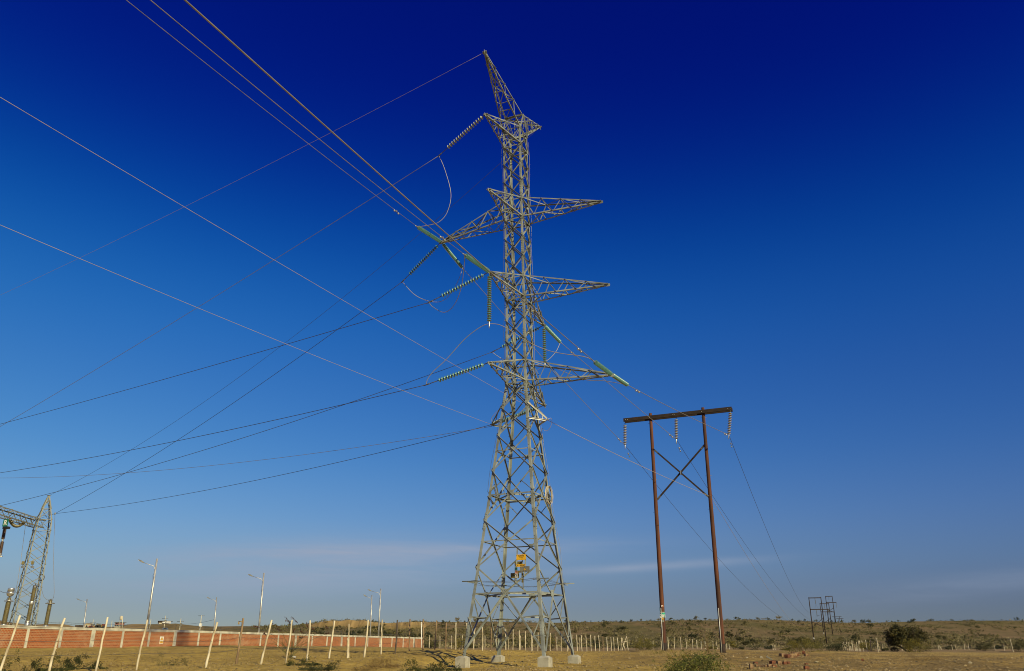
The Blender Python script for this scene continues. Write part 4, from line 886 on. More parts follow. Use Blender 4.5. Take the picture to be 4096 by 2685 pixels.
# ================================================================== STAKE FENCES
FY = [(-200, 30), (16, 32), (213, 34), (398, 35.5), (558, 37.5), (832, 41.5), (1048, 44.5), (1232, 47.5), (1458, 52), (1639, 58.8), (1784, 67), (1894, 75), (2051, 86), (2126, 92), (2223, 98), (2309, 104), (2364, 110), (2429, 120), (2473, 128), (2512, 134), (2673, 150), (2771, 165), (2883, 178), (2960, 185)]
FENCE1 = [(-130, 2712, -70, 2455, 'w'), (16, 2700, 80.7, 2462, 'w'), (213, 2692, 257, 2472, 'w'), (398, 2688, 431, 2469, 'w'), (558, 2686, 590, 2479, 'w'), (832, 2668, 869, 2489, 'w'), (952, 2655, 974, 2473, 'b'), (1048, 2654, 1087, 2480, 'w'), (1147, 2648, 1168, 2480, 'w'), (1232, 2643, 1240, 2482, 'w'),
    (1318, 2636, 1338, 2483, 'w'), (1392, 2632, 1391, 2553, 'w'), (1398, 2631, 1396, 2496, 'w'), (1458, 2626, 1472, 2480, 'w'), (1525, 2622, 1528.6, 2479, 'w'), (1581, 2613, 1590, 2480, 'd'), (1639, 2606, 1640, 2477, 'b'), (1692, 2604, 1693, 2477, 'b'), (1739, 2602, 1746, 2482, 'b'), (1784, 2601, 1785, 2491, 'b'), (1823, 2603, 1824, 2491, 'w'),
    (1866, 2603, 1867, 2493, 'w'), (1894, 2603.5, 1900, 2506, 'w'), (1930, 2604, 1929.4, 2509, 'w'), (1963, 2604, 1964, 2513.5, 'b'), (2023.6, 2606, 2023, 2515, 'w'), (2051, 2607, 2052, 2518, 'w'), (2077.7, 2609, 2076.6, 2522, 'w'), (2102, 2610, 2101.5, 2524, 'w'), (2126.5, 2610, 2126, 2532, 'w'), (2150, 2612, 2152, 2530, 'w'), (2200, 2612, 2201, 2532, 'w'), (2223, 2612, 2223, 2532, 'b'),
    (2245.6, 2612, 2245, 2536, 'w'), (2268, 2610, 2268, 2545, 'w'), (2287.6, 2610, 2287.6, 2539, 'w'), (2309, 2613, 2306, 2539, 'w'), (2328, 2609, 2325, 2541, 'w'), (2347, 2610, 2343, 2542.6, 'w'), (2364, 2610, 2362, 2541, 'w'), (2381.5, 2607, 2379, 2544.5, 'w'), (2397.7, 2606, 2393.5, 2542, 'w'), (2414, 2604, 2411, 2546, 'b'), (2429, 2604, 2427, 2550, 'w'), (2444.6, 2606, 2443, 2549, 'w'), (2455.6, 2602, 2454, 2548.6, 'w'), (2473, 2600.5, 2469, 2550.5, 'w')]
FENCE2 = [(2644.5, 2597, 2643.5, 2548, 'w'), (2673, 2598, 2671, 2547.6, 'w'), (2697.6, 2597, 2696.6, 2547.6, 'w'), (2724, 2598, 2721.5, 2550, 'w'), (2746.7, 2598, 2742.7, 2553.7, 'w'), (2771, 2598.7, 2770, 2558, 'w'), (2788, 2598.7, 2786.7, 2560, 'w'), (2805, 2598, 2804, 2564, 'w'), (2820, 2597, 2819.7, 2564, 'w'), (2852, 2598, 2851, 2565, 'w'), (2868.7, 2598.7, 2865, 2567, 'w'), (2883, 2602, 2881, 2563, 'w'), (2906, 2601.4, 2904, 2574.5, 'w'), (2917.5, 2600, 2916, 2576, 'w'), (2512, 2606, 2506, 2545, 'w'), (2612, 2586, 2612, 2563, 'w'), (3091.6, 2602, 3090.6, 2582, 'w'), (3100, 2603.8, 3098, 2579.6, 'w')]
cx4 = lambda x, y: (1600 + x / 2.644, 2400 + y / 2.644)
FENCE3 = [(*cx4(a, b), *cx4(c, d), 'w') for a, b, c, d in ((308, 503, 314, 375), (420, 507, 421, 380), (541, 512, 547, 378), (657, 515, 659, 375), (775, 510, 776, 380), (898, 518, 898, 377), (1022, 519, 1023, 378), (1146, 517, 1143, 370), (1273, 523, 1272, 378), (1400, 527, 1399, 378), (1525, 527, 1526, 385), (1659, 527, 1659, 390), (1780, 527, 1780, 395), (1900, 525, 1900, 398))]
cx5 = lambda x, y: (3200 + x / 2.656, 2350 + y / 2.656)
FENCE4 = [(*cx5(a, b), *cx5(c, d), k) for a, b, c, d, k in ((455, 635, 452, 597, 'w'), (468, 640, 465, 580, 'w'), (481, 640, 479, 600, 'w'), (497, 632, 494, 578, 'w'), (521, 640, 517, 582, 'w'), (531, 672, 528, 620, 'w'), (541, 675, 538, 625, 'w'), (558, 675, 550, 565, 'w'), (572, 675, 570, 568, 'b'), (586, 678, 582, 625, 'w'), (597, 660, 594, 615, 'w'), (608, 680, 600, 580, 'w'), (622, 640, 617, 565, 'w'), (633, 682, 617, 570, 'w'), (638, 640, 630, 566, 'w'), (670, 682, 655, 565, 'w'), (710, 685, 694, 558, 'w'), (757, 672, 743, 545, 'd'), (745, 680, 748, 560, 'd'), (823, 688, 813, 540, 'w'))]
FENCE5 = [(*cx5(a, b), *cx5(c, d), k) for a, b, c, d, k in ((838, 668, 836, 600, 'w'), (872, 670, 870, 602, 'w'), (957, 650, 955, 618, 'b'), (1017, 618, 1014, 590, 'w'), (1082, 668, 1076, 603, 'w'), (1472, 665, 1465, 615, 'w'), (1502, 665, 1478, 615, 'w'), (1617, 660, 1611, 608, 'w'), (1657, 658, 1645, 610, 'w'), (1748, 665, 1743, 605, 'w'), (1793, 665, 1783, 603, 'w'), (1861, 668, 1855, 615, 'w'), (2067, 652, 2066, 622, 'w'), (2168, 665, 2164, 620, 'w'), (2257, 690, 2230, 547, 'w'))]
def stake(P, Q, r, rng, mt, parent):
    m = MB(); n = 7; ax = nrm(Q - P); sx = nrm(np.cross(ax, [0, 1, 0])); ln = np.linalg.norm(Q - P); pts = []; rad = []
    bend = rng.uniform(-.03, .03) * ln * .5
    for i in range(n + 1):
        t = i / n; pts.append(P - UP * (.25 if i == 0 else 0) + (Q - P) * t + sx * (bend * math.sin(math.pi * t) + rng.uniform(-.012, .012) * (0 if i == n else 1)) + np.array([0, 1, 0]) * rng.uniform(-.015, .015)); rad.append(r * (1.08 - .16 * t) * rng.uniform(.92, 1.08))
    m.tube(pts, rad, 8)
    if rng.random() < .3:
        k = rng.randint(2, 5); m.tube([pts[k], pts[k] + sx * r * rng.choice((-1, 1)) * 1.7 + UP * r], [r * .45, r * .3], 5)
    return m.build('post', M[mt], parent), pts
def fence(posts, yfun, label, hts, seed, r0=.049, cat='fence', wires=True):
    rng = random.Random(seed); P0 = None; sh = []
    for ub, vb, ut, vt, k in posts:
        Y = yfun(ub); d = ray(ub, 2590); x = d[0] / d[1] * Y; P = np.array([x, Y, gz(x, Y)]); Q = at(ut, vt, Y)
        # keep the drawn lean, but let the stake run in its own plane
        Q = Q + np.array([0, rng.uniform(-.05, .05), 0])
        sh.append((P, Q, k))
    f = empty('stake_fence', sh[0][0], label, cat); 
    for P, Q, k in sh: stake(P, Q, r0 * rng.uniform(.85, 1.15), rng, {'w': 'stake', 'b': 'stake_brown', 'd': 'stake_dark'}[k], f)
    if wires:
        for h in hts:
            m = MB(); pts = []
            for (P, Q, _), (P2, Q2, _) in zip(sh, sh[1:]):
                if np.linalg.norm(P2 - P) > 25: continue
                a, b = P + (Q - P) * h - np.array([0, r0, 0]), P2 + (Q2 - P2) * h - np.array([0, r0, 0])
                pts += [a + (b - a) * t - UP * .10 * t * (1 - t) for t in np.linspace(0, 1, 5)]
            m.tube(pts, .007, 4); m.build('barbed_wire', M['fitting'], f)
    return f
fy = lambda u: float(np.interp(u, *zip(*FY)))
fence(FENCE1, fy, 'long near fence of crooked pale stakes from the left edge past the pylon', (.33, .58, .82), 11)
fence(sorted(FENCE2), fy, 'low fence of thin pale stakes behind the timber frame', (.5, .8), 12, .06)
fence(FENCE3, lambda u: 150.0, 'farther row of short stakes seen between the pylon legs', (.5, .8), 13, .055)
fence(FENCE4, lambda u: 130 + (3513 - u) * .55, 'fence of crowded tall stakes running away left of the dark tree', (.5, .85), 14, .06)
fence(FENCE5, lambda u: float(np.interp(u, [3500, 3900, 4020, 4060], [185, 190, 165, 142])), 'sparse low fence of short stakes to the right of the dark tree', (.5, .85), 15, .055)
# rough pole trestle beside the fence
P = gpt(2489, 131); e = empty('pole_trestle', P, 'rough A shaped trestle of peeled poles at the end of the near fence', 'trestle'); rng = random.Random(3)
for a, b in (((2483, 2603), (2486, 2551)), ((2487, 2604), (2506, 2546)), ((2502, 2607), (2487, 2550))):
    q = ray(*a); g = np.array([q[0] / q[1] * 131, 131, 0]); g[2] = gz(g[0], 131); stake(g, at(*b, 131), .055, rng, 'stake', e)
m = MB(); m.tube([at(2486, 2571, 130.8), at(2507, 2565, 130.8)], .05, 7); m.build('rail', M['stake'], e)
# white post at the end of the wall
P = gpt(1686, 176); m = MB(); tp = at(1686, 2492, 176); m.tube([P - UP * .2, P + (tp - P) * .5, tp], .11, 10); m.tube([tp - UP * .15, tp + UP * .12], [.14, .09], 10)
tag(m.build('marker_post', M['white'], origin=P), 'white round post standing just behind the end of the brick wall', 'post')

# ================================================================== LAMP POSTS
LAMPS = [((575, 2545), (628.6, 2235), (615, 2279), (560, 2242.5), 'tallest and nearest lamp post behind the brick wall'), ((1029, 2540), (1056, 2292), (1048.7, 2327), (998, 2299.5), 'second nearest lamp post, standing above the red pod shrub'),
    ((1511, 2545), (1523.5, 2355), (1517, 2382), (1475, 2359.5), 'taller of the paired lamp posts near the end of the wall'), ((1478, 2545), (1487.8, 2380), (1482.8, 2401), (1458, 2381.5), 'shorter of the paired lamp posts near the end of the wall'),
    ((850, 2525), (866.8, 2389.5), (859.7, 2409.7), (831, 2390.5), 'small distant lamp post above the dark green trees'), ((325, 2510), (348.6, 2397), (342.9, 2415), (310, 2396.5), 'small distant lamp post right of the gantry')]
for b, tp, jn, hd, lab in LAMPS:
    d = ray(*tp); Y = 11.3 * d[1] / d[2]
    q = ray(b[0], 2590); B = np.array([q[0] / q[1] * Y, Y, 0]); B[2] = gz(B[0], Y); Tp = at(*tp, Y)
    e = empty('lamp_post', B, lab + ', galvanised', 'lamp post', 'lamp posts behind the wall')
    m = MB(); m.tube([B - UP * .2, B + (Tp - B) * .5, Tp], [.165, .14, .115], 12); m.build('pole', M['lamp_pole'], e)
    J = B + (Tp - B) * ((proj(B)[1] - jn[1]) / (proj(B)[1] - tp[1])); H = at(*hd, Y - .6); k = (H - J)
    m = MB(); m.tube([J - UP * 1.0, J - UP * .1 + k * .02, J + k * .15 + UP * k[2] * .25, J + k * .45 + UP * k[2] * .12, J + k * .80], .035, 7); m.tube([J - UP * .95 - k * .05, J - UP * .95 + k * .03], .03, 5); m.build('bracket_arm', M['lamp_pole'], e)
    m = MB(); kd = nrm(k); sd = nrm(np.cross(kd, UP)); up_ = np.cross(sd, kd); c = J + k * .92
    vs = [c - kd * .38 + sd * a * .09 + up_ * b_ * .06 for a, b_ in ((-1, -1), (1, -1), (1, 1), (-1, 1))] + [c + sd * a * .19 + up_ * b_ * .10 for a, b_ in ((-1, -1), (1, -1), (1, 1), (-1, 1))] + [c + kd * .42 + sd * a * .12 + up_ * b_ * .045 for a, b_ in ((-1, -1), (1, -1), (1, 1), (-1, 1))]
    m.add(vs, [(i + 4 * l, (i + 1) % 4 + 4 * l, 4 + (i + 1) % 4 + 4 * l, 4 + i + 4 * l) for l in (0, 1) for i in range(4)] + [(3, 2, 1, 0), (8, 9, 10, 11)])
    hdm = m.build('lamp_head', M['lamp_head'], e)
    m = MB(); m.box(c + kd * .1 - up_ * .085, kd * .22, sd * .12, up_ * .012); m.build('lens', M['white'], hdm)
    m = MB(); m.tube([J - UP * .2, J - UP * .9 + k * .10, J - UP * 1.7 + k * .04, J - UP * 2.0], .014, 4); m.build('cable_loop', M['rubber'], e)

# ================================================================== SUBSTATION GANTRY AND APPARATUS
def strutted_mast(e, C, top, hwid, rot, z0, zt, npan, sub=None, wd=.07, topw=.12):
    """tapering four-legged lattice mast"""
    a0, b0 = np.array([math.cos(rot), math.sin(rot), 0]), np.array([-math.sin(rot), math.cos(rot), 0])
    def K(i, z):
        sx, sy = ((-1, -1), (1, -1), (1, 1), (-1, 1))[i]; t = (z - z0) / (zt - z0); w_ = hwid + (topw - hwid) * min(1, max(0, t)) if sub is None else float(np.interp(z, *sub))
        c = C + (top - C) * t; return np.array([c[0], c[1], z]) + a0 * sx * w_ + b0 * sy * w_
    for i in range(4):
        sx, sy = ((-1, -1), (1, -1), (1, 1), (-1, 1))[i]; m = MB(); zs = [z0] + ([] if sub is None else [z for z in sub[0] if z0 < z < zt]) + [zt]
        for p, q in zip(zs, zs[1:]): m.angle(K(i, p), K(i, q), wd * 1.7, .014, -a0 * sx, -b0 * sy)
        m.build('leg', M['steel2'], e)
        m = MB(); j = (i + 1) % 4; n = nrm(np.cross(K(j, z0) - K(i, z0), UP)); zz = np.linspace(z0 + .1, zt - .3, npan + 1)
        for k_, (p, q) in enumerate(zip(zz, zz[1:])):
            A, B = (i, j) if (k_ + i) % 2 else (j, i); brace(m, K(A, p), K(B, q), wd * .75, n, k_ % 2 == 0); brace(m, K(B, p), K(A, q), wd * .75, n, k_ % 2 == 1)
            if k_ > npan * .62: brace(m, K(i, q), K(j, q), wd * .8, n, False)
        m.build('bracing', M['steel2'], e)
    return K
q_ = ray(89, 2500); GB = np.array([q_[0] / q_[1] * GY, GY, 0]); GB[2] = gz(GB[0], GY)
zTop = GT[2]; zbm0, zbm1 = at(167, 2110, GY)[2], at(167, 2078, GY)[2]
gan = empty('substation_gantry', GB, 'lattice gantry mast with pointed top and horizontal truss beam at the left edge', 'gantry')
topC = np.array([GT[0], GT[1], zTop])
K = strutted_mast(gan, GB, topC, 1.28, R(40), GB[2] - .1, zTop, 13, sub=([GB[2] - .1, zbm0, zbm1, zTop], [1.28, .82, .74, .10]))
m = MB(); m.box(topC, RT * .16, FA * .16, UP * .03); m.build('cap_plate', M['steel2'], gan)
# beam towards the camera side on the left
bd = nrm(at(-10, 2049, 88)[:2].tolist() + [0] - np.array([*at(167, 2078, GY)[:2], 0])); bs = np.cross(bd, UP)
B0 = np.array([*at(150, 2090, GY)[:2], 0]) - bd * .6; LB = 16.0; cl = []
for s in (-1, 1):
    for z in (zbm0, zbm1):
        m = MB(); p = B0 + bs * s * .62 + UP * z; m.angle(p, p + bd * LB, .12, .014, -bs * s, UP if z == zbm0 else -UP); m.build('beam_chord', M['steel2'], gan)
nb = 12
for s in (-1, 1):
    m = MB()
    for i in range(nb):
        p = B0 + bs * s * .62 + bd * LB * i / nb; q = B0 + bs * s * .62 + bd * LB * (i + 1) / nb; zz = (zbm0, zbm1) if i % 2 else (zbm1, zbm0); brace(m, p + UP * zz[0], q + UP * zz[1], .07, bs * s, i % 2 == 0); brace(m, p + UP * zz[1], q + UP * zz[0], .06, bs * s, False)
    m.build('beam_bracing', M['steel2'], gan)
for z in (zbm0, zbm1):
    m = MB()
    for i in range(nb):
        s = 1 if i % 2 else -1; m.angle(B0 + bs * s * .62 + bd * LB * i / nb + UP * z, B0 - bs * s * .62 + bd * LB * (i + 1) / nb + UP * z, .06, .01, bd, UP)
    m.build('beam_bracing', M['steel2'], gan)
def ribbed(P, Q, r0, r1, n, m, seg=14):
    """ribbed porcelain column from P to Q"""
    P, Q = np.asarray(P, float), np.asarray(Q, float); d = nrm(Q - P); L = np.linalg.norm(Q - P); prof = []
    for i in range(n):
        h = L * i / n; st = L / n; prof += [(r0, h), (r1, h + st * .35), (r1 * .98, h + st * .45), (r0, h + st * .72)]
    prof.append((r0, L)); m.lathe(P, d, prof, seg)
# sagging brown dead-end string below the beam and the hanging brown string with the R board
beamY = lambda u: GY - 7.0 * (167 - u) / 167
a, b = at(38, 2077, beamY(30) - .7), at(97, 2089, beamY(97) - .7)
e = empty('insulator_string', b, 'sagging olive brown insulator string under the gantry beam', 'insulator', 'substation insulators'); mids = [a + (b - a) * t - UP * .62 * 4 * t * (1 - t) for t in np.linspace(0, 1, 25)]
brown_disc = None
for i, (p, q) in enumerate(zip(mids, mids[1:])):
    k = MB(); d = nrm(q - p); k.lathe(p, d, [(.04, 0), (.17, .02), (.18, .05), (.05, .08)], 12); k.build('disc', M['brown_porc'], e)
m = MB(); m.tube(mids, .035, 6); m.tube([b, b + (b - a) * .12 + UP * .1], .04, 6); m.build('core_rod', M['fitting'], e)
a, b = at(20, 2112, beamY(16) - .7), at(-2, 2212, beamY(0) - .7); b = np.array([a[0] + .1, a[1], b[2]])
e = empty('insulator_column', a, 'brown two-piece insulator hanging below the green R board', 'insulator', 'substation insulators')
mid1, mid2 = a + (b - a) * .44, a + (b - a) * .54
for p, q in ((a, mid1), (mid2, b)):
    m = MB(); ribbed(p, q, .14, .20, 17, m); m.build('porcelain', M['brown_poly'], e)
m = MB(); m.tube([mid1, mid2], .10, 10); m.build('joint', M['alu'], e); m = MB(); m.lathe(b, -UP, [(.12, 0), (.20, .02), (.20, .12), (.08, .2), (.08, .35)], 10); m.tube([b - UP * .3 - bs * .3, b - UP * .3 + bs * .3], .07, 8); m.build('terminal', M['alu'], e)
c = at(22, 2092, beamY(16) - 2.2); rb, ub = nrm(RT * .96 + FA * .1), UP
e = empty('phase_sign', c - UP * .4, 'square green board with a white letter R on the gantry beam', 'sign'); nb_ = nrm(np.cross(rb, UP)); nb_ = nb_ if nb_[1] < 0 else -nb_
m = MB(); m.box(c, rb * .36, UP * .38, nb_ * .02); m.build('board', M['green'], e); text(e, 'R', c + nb_ * .016, rb, UP, .56, M['white'], nb_, bold=.02)
m = MB(); m.box(c - nb_ * .25 - UP * .5, rb * .34, UP * .12, nb_ * .2); m.build('rear_box', M['black'], e)
# floodlights on the mast
for u, v, lab in ((92, 2252, 'square floodlight on the left leg of the gantry mast'), (130.5, 2252, 'square floodlight on the front leg of the gantry mast')):
    c = at(u, v, GY - 1.2); e = empty('floodlight', c - UP * .4, lab, 'floodlight', 'floodlights on the gantry mast'); fw = nrm(np.array([.25, -.93, .25])); sd = nrm(np.cross(fw, UP)); up_ = np.cross(sd, fw)
    m = MB(); m.box(c, sd * .15, up_ * .18, fw * .07); m.build('housing', M['steel2'], e); m = MB(); m.box(c + fw * .073, sd * .12, up_ * .15, fw * .006); m.build('glass_front', M['sign_back'], e)
    m = MB(); m.tube([c - up_ * .2, c - UP * .42 + RT * .12, c - UP * .5 + RT * .2], .05, 7); m.box(c - UP * .48 + RT * .12, RT * .15, FA * .12, UP * .1); m.build('bracket', M['alu'], e)
c = at(167, 2311, GY + .5); e = empty('cable_coil', c - UP * .35, 'small coil of cable tied to the right leg of the gantry mast', 'cable coil'); rng = random.Random(8); m = MB()
for q in range(6):
    r0 = .36 * rng.uniform(.85, 1.05); cc = c + RT * rng.uniform(-.05, .05)
    m.tube([cc + math.cos(t) * RT * r0 * .7 + math.sin(t) * UP * r0 + FA * math.cos(t) * r0 * .5 for t in np.linspace(0, 6.283, 22)], .022, 5, cap=False)
m.build('cable', M['fitting'], e); m = MB(); m.box(c + UP * .34, RT * .06, FA * .12, UP * .05); m.build('tie', M['rubber'], e)
# current transformer, arrester and post insulators
c2_ = lambda x, y: (x / 5.38, 2240 + y / 5.38)
def vert(u, v, Y): return at(u, v, Y)
def column_thing(name, label, pb, pt, Y, r0, r1, n, extra):
    A, B = at(*c2_(*pb), Y), at(*c2_(*pt), Y); A = np.array([B[0], Y, A[2]])
    g = gz(A[0], Y); e = empty(name, np.array([A[0], Y, g]), label, 'insulator' if name != 'current_transformer' else 'transformer', 'substation apparatus')
    m = MB(); ribbed(A, B, r0, r1, n, m); m.build('porcelain', M['brown_porc'], e)
    m = MB(); m.box(np.array([A[0], Y, (g + A[2]) / 2 - .1]), RT * .2, FA * .2, UP * ((A[2] - g) / 2 - .1)); m.build('pedestal', M['steel2'], e)
    m = MB(); m.lathe(A - UP * .22, UP, [(.26, 0), (.26, .1), (.20, .22)], 12); m.build('flange', M['alu'], e)
    extra(e, B); return e
def ring_top(e, B):
    m = MB(); m.tube([B + UP * .10 + .46 * (math.cos(t) * RT + math.sin(t) * FA) for t in np.linspace(0, 6.283, 25)], .045, 7, cap=False); m.build('grading_ring', M['alu'], e)
    m = MB()
    for s in (-1, 1): m.mark(); m.tube([B + UP * .10 + RT * s * .46, B + UP * .50 + RT * s * .34, B + UP * .5 + RT * s * .1], .025, 5)
    m.build_each('ring_strut', M['alu'], e)
    m = MB(); m.lathe(B, UP, [(.16, 0), (.18, .05), (.18, .42), (.06, .48), (.05, .6)], 10); m.build('terminal', M['brown_porc'], e)
def ct_top(e, B):
    ring_top(e, B)
    m = MB(); m.lathe(B + UP * .58, UP, [(.16, 0), (.34, .16), (.40, .34), (.40, .55)], 16); m.lathe(B + UP * 1.14, UP, [(.36, 0), (.36, .36), (.33, .40)], 16); m.lathe(B + UP * .92 - RT * .5, RT, [(.06, 0), (.06, .2), (.14, .25), (.14, .75), (.06, .8), (.06, 1.0)], 10); m.build('head_tank', M['alu'], e)
column_thing('current_transformer', 'current transformer with silver tank head on a ribbed column at the left edge', (100, 1370), (185, 905), 96, .24, .30, 30, ct_top)
pi_ = column_thing('post_insulator', 'ribbed post insulator with grading ring right of the gantry mast', (985, 1400), (1075, 955), 97, .20, .25, 26, ring_top)
def arr_top(e, B):
    m = MB(); m.lathe(B, UP, [(.20, 0), (.21, .05), (.21, .30), (.05, .34), (.05, .5)], 12); m.build('cap', M['fitting'], e)
A, J0, J1, B = [at(*c2_(x, y), 95.5) for x, y in ((600, 1290), (660, 965), (672, 895), (740, 615))]
def arr2(e, B_):
    arr_top(e, B_)
e = column_thing('surge_arrester', 'two-stage ribbed surge arrester in front of the gantry mast', (595, 1300), (745, 610), 95.5, .19, .235, 40, arr2)
j = at(*c2_(672, 930), 95.5); xb_ = np.array(wloc(e)); m = MB(); m.lathe(np.array([xb_[0], xb_[1], j[2] - .18]), UP, [(.24, 0), (.26, .04), (.26, .34), (.24, .4)], 14); m.build('middle_flange', M['alu'], e)
zb2 = at(*c2_(590, 1330), 95.5)[2]; m = MB(); m.lathe(np.array([xb_[0], xb_[1], zb2 - 1.0]), UP, [(.29, 0), (.29, .9), (.22, 1.0)], 14); m.build('base_can', M['alu'], e)
# bus drops and connections
G6 = 'connections of the substation bay'
wire([at(220, 2055, GY + 2), at(216, 2160, GY + 1.5), at(214, 2250, GY + 1), at(216, 2330, GY), at(217, 2370, 98), at(214, 2393, 97.5), at(205, 2400, 97)], .022, 'wire', 'long drop lead hanging from the line joint to the ringed post insulator', G6, 'drop_lead', 'cable')
wire([at(*c2_(1090, 855), 97), at(*c2_(1010, 860), 96.5), at(*c2_(940, 790), 96.3), at(*c2_(890, 620), 96), at(*c2_(850, 530), 95.7), at(*c2_(760, 495), 95.5), at(*c2_(690, 530), 95.5), at(*c2_(560, 650), 95.7), at(*c2_(450, 695), 96), at(*c2_(330, 705), 96)], .02, 'wire', 'lead draped over the surge arrester towards the current transformer', G6, 'drop_lead', 'cable')
wire([at(103, 2095, beamY(100)), at(98, 2130, 96.5), at(85, 2230, 96.2), at(72, 2320, 96), at(62, 2368, 96)], .022, 'wire', 'pale drop lead left of the gantry mast down to the silver tank', G6, 'drop_lead', 'cable')
wire([at(-40, 2350, 96), at(0, 2364, 96), at(12, 2370, 96), at(30, 2371.5, 96)], .022, 'wire_dark', 'dark lead entering from the left edge into the silver tank', G6, 'drop_lead', 'cable')
for a, b, lab in ((GC, at(108, 2068, beamY(100)), 'upper tail of the joined lines running to the gantry beam'), (GC, at(98, 2088, beamY(97) - .7), 'lower tail of the joined lines running to the sagging string')):
    wire(sagwire(a, b, sag=.08, n=12), .016, 'wire_dark', lab, G6)
m = MB(); m.lathe(GC - UP * .15, UP, [(.03, 0), (.08, .05), (.08, .25), (.03, .3)], 8); tag(m.build('line_clamp', M['alu'], origin=GC), 'clamp joining the two lines right of the gantry mast', 'clamp')

# ================================================================== FAR TIMBER FRAMES
def far_frame(label, pl, tl, pr, tr, Y, low, r0, low2=None, brace_=True, top_beam=True):
    A, B, C, D = at(*pl, Y), at(*tl, Y), at(*pr, Y), at(*tr, Y)
    for b, t in ((A, B), (C, D)): b[2] = min(b[2], gz(b[0], Y)); b[0] = b[0]
    e = empty('timber_frame', (A + C) / 2, label, 'power pole', 'distant timber frames'); 
    for b, t in ((A, B), (C, D)):
        m = MB(); m.tube([b - UP * .5, b + (t - b) * .5, t], [r0, r0 * .9, r0 * .7], 8); m.build('pole', M['wood_dark'], e)
    if top_beam:
        m = MB(); d = (D - B); m.box((B + D) / 2 - UP * .3, d * .52, UP * r0 * .75, np.array([0, r0 * .5, 0])); m.build('cross_beam', M['wood_dark'], e)
    a, b = at(*low[0], Y - .4), at(*low[1], Y - .4); m = MB(); m.box((a + b) / 2, (b - a) / 2, UP * r0 * .75, np.array([0, r0 * .5, 0])); m.build('cross_beam', M['wood_dark'], e)
    if brace_:
        hb = low2 or (.44, .70)
        for s, (p, q, r_, t) in enumerate(((A, B, C, D), (C, D, A, B))):
            u_, v_ = q + (p - q) * (hb[0] + .12), t + (r_ - t) * hb[1]
            if s: u_, v_ = q + (p - q) * (hb[0] + .05), t + (r_ - t) * (hb[1] - .02)
            d = v_ - u_; m = MB(); m.box((u_ + v_) / 2 + np.array([0, .25 * (s * 2 - 1), 0]), d / 2, UP * r0 * .5, np.array([0, r0 * .4, 0])); m.build('diagonal_brace', M['wood_dark'], e)
    return e, A, B, C, D, a, b
cf = lambda x, y: (3100 + x / 5.572, 2360 + y / 5.572)
FF = []
FF.append(far_frame('nearest of the far timber frames on the hillside, with two cross beams', cf(885, 1245), cf(752, 165), cf(1157, 1220), cf(1020, 160), Y1, (cf(790, 435), cf(1197, 433)), .26, (.40, .64)))
FF.append(far_frame('middle far timber frame partly behind the nearest far frame', cf(1100, 1075), cf(1000, 297), cf(1293, 1045), cf(1195, 297), 510, (cf(1025, 490), cf(1322, 490)), .28, (.40, .64)))
FF.append(far_frame('farther timber frame standing on the crest of the hill', cf(1197, 712), cf(1125, 137), cf(1350, 718), cf(1272, 133), 640, (cf(1146, 281), cf(1367, 280)), .33, (.40, .62)))
FF.append(far_frame('tiny timber frame with wide beam beyond the crest', cf(1330, 725), cf(1325, 598), cf(1441, 725), cf(1434, 588), 900, (cf(1268, 600), cf(1480, 598)), .30, brace_=False, top_beam=False))
FF.append(far_frame('tiniest timber frame beyond the crest, right of its neighbour', cf(1412, 725), cf(1408, 640), cf(1489, 725), cf(1486, 640), 1050, (cf(1367, 639), cf(1524, 637)), .30, brace_=False, top_beam=False))
for Y, ts, nm in ((Y1, ((cf(890, 185), cf(908, 316)), (cf(920, 440), cf(937, 575)), (cf(1190, 440), cf(1205, 565))), 'nearest'), (510, ((cf(1100, 305), cf(1106, 410)), (cf(1125, 495), cf(1130, 585))), 'middle'), (640, ((cf(1200, 145), cf(1203, 230)), (cf(1365, 285), cf(1375, 400))), 'farther')):
    for i, (p, q) in enumerate(ts):
        m = MB(); P_, Q_ = at(*p, Y - .4), at(*q, Y - .4); n = 14
        prof = []
        for j in range(n): prof += [(.06, j / n), (.20, (j + .4) / n), (.06, (j + .7) / n)]
        L = np.linalg.norm(Q_ - P_); m.lathe(P_, Q_ - P_, [(r_, h * L) for r_, h in prof] + [(.04, L)], 8)
        tag(m.build('insulator_string', M['fitting'], origin=P_), ['upper', 'lower', 'outermost'][i] + ' dark insulator string on the ' + nm + ' of the far timber frames', 'insulator', 'insulators on the far timber frames')
P_ = at(*cf(868, 1080), Y1 - .3); m = MB(); m.box(P_, RT * .2, UP * .34, FA * .02)
tag(m.build('number_plate', M['white'], origin=P_), 'pale number plate low on the left pole of the nearest far frame', 'plate')
P_ = at(*cf(1087, 962), 509.6); m = MB(); m.box(P_, RT * .2, UP * .30, FA * .02)
tag(m.build('number_plate', M['white'], origin=P_), 'small pale plate on the left pole of the middle far frame', 'plate')
p, q = at(*cf(940, 577), Y1 - .4), at(*cf(1066, 540), Y1 - .2)
for (a, b), lab in (((H1['c'], at(3283, 2436, 510)), 'upper thin wire between the nearest and middle far frames'), ((H1['l'], at(3286, 2479, 510)), 'lower thin wire between the nearest and middle far frames')):
    wire(sagwire(a, b, sag=1.0, n=10), .022, 'wire_dark', lab, 'wires between the far frames')
wire([p, (p + q) / 2 - UP * .05, q], .05, 'wood_dark', 'slanting strut line from the lower insulator to the pole of the nearest far frame', 'wires between the far frames', 'post_brace', 'brace')

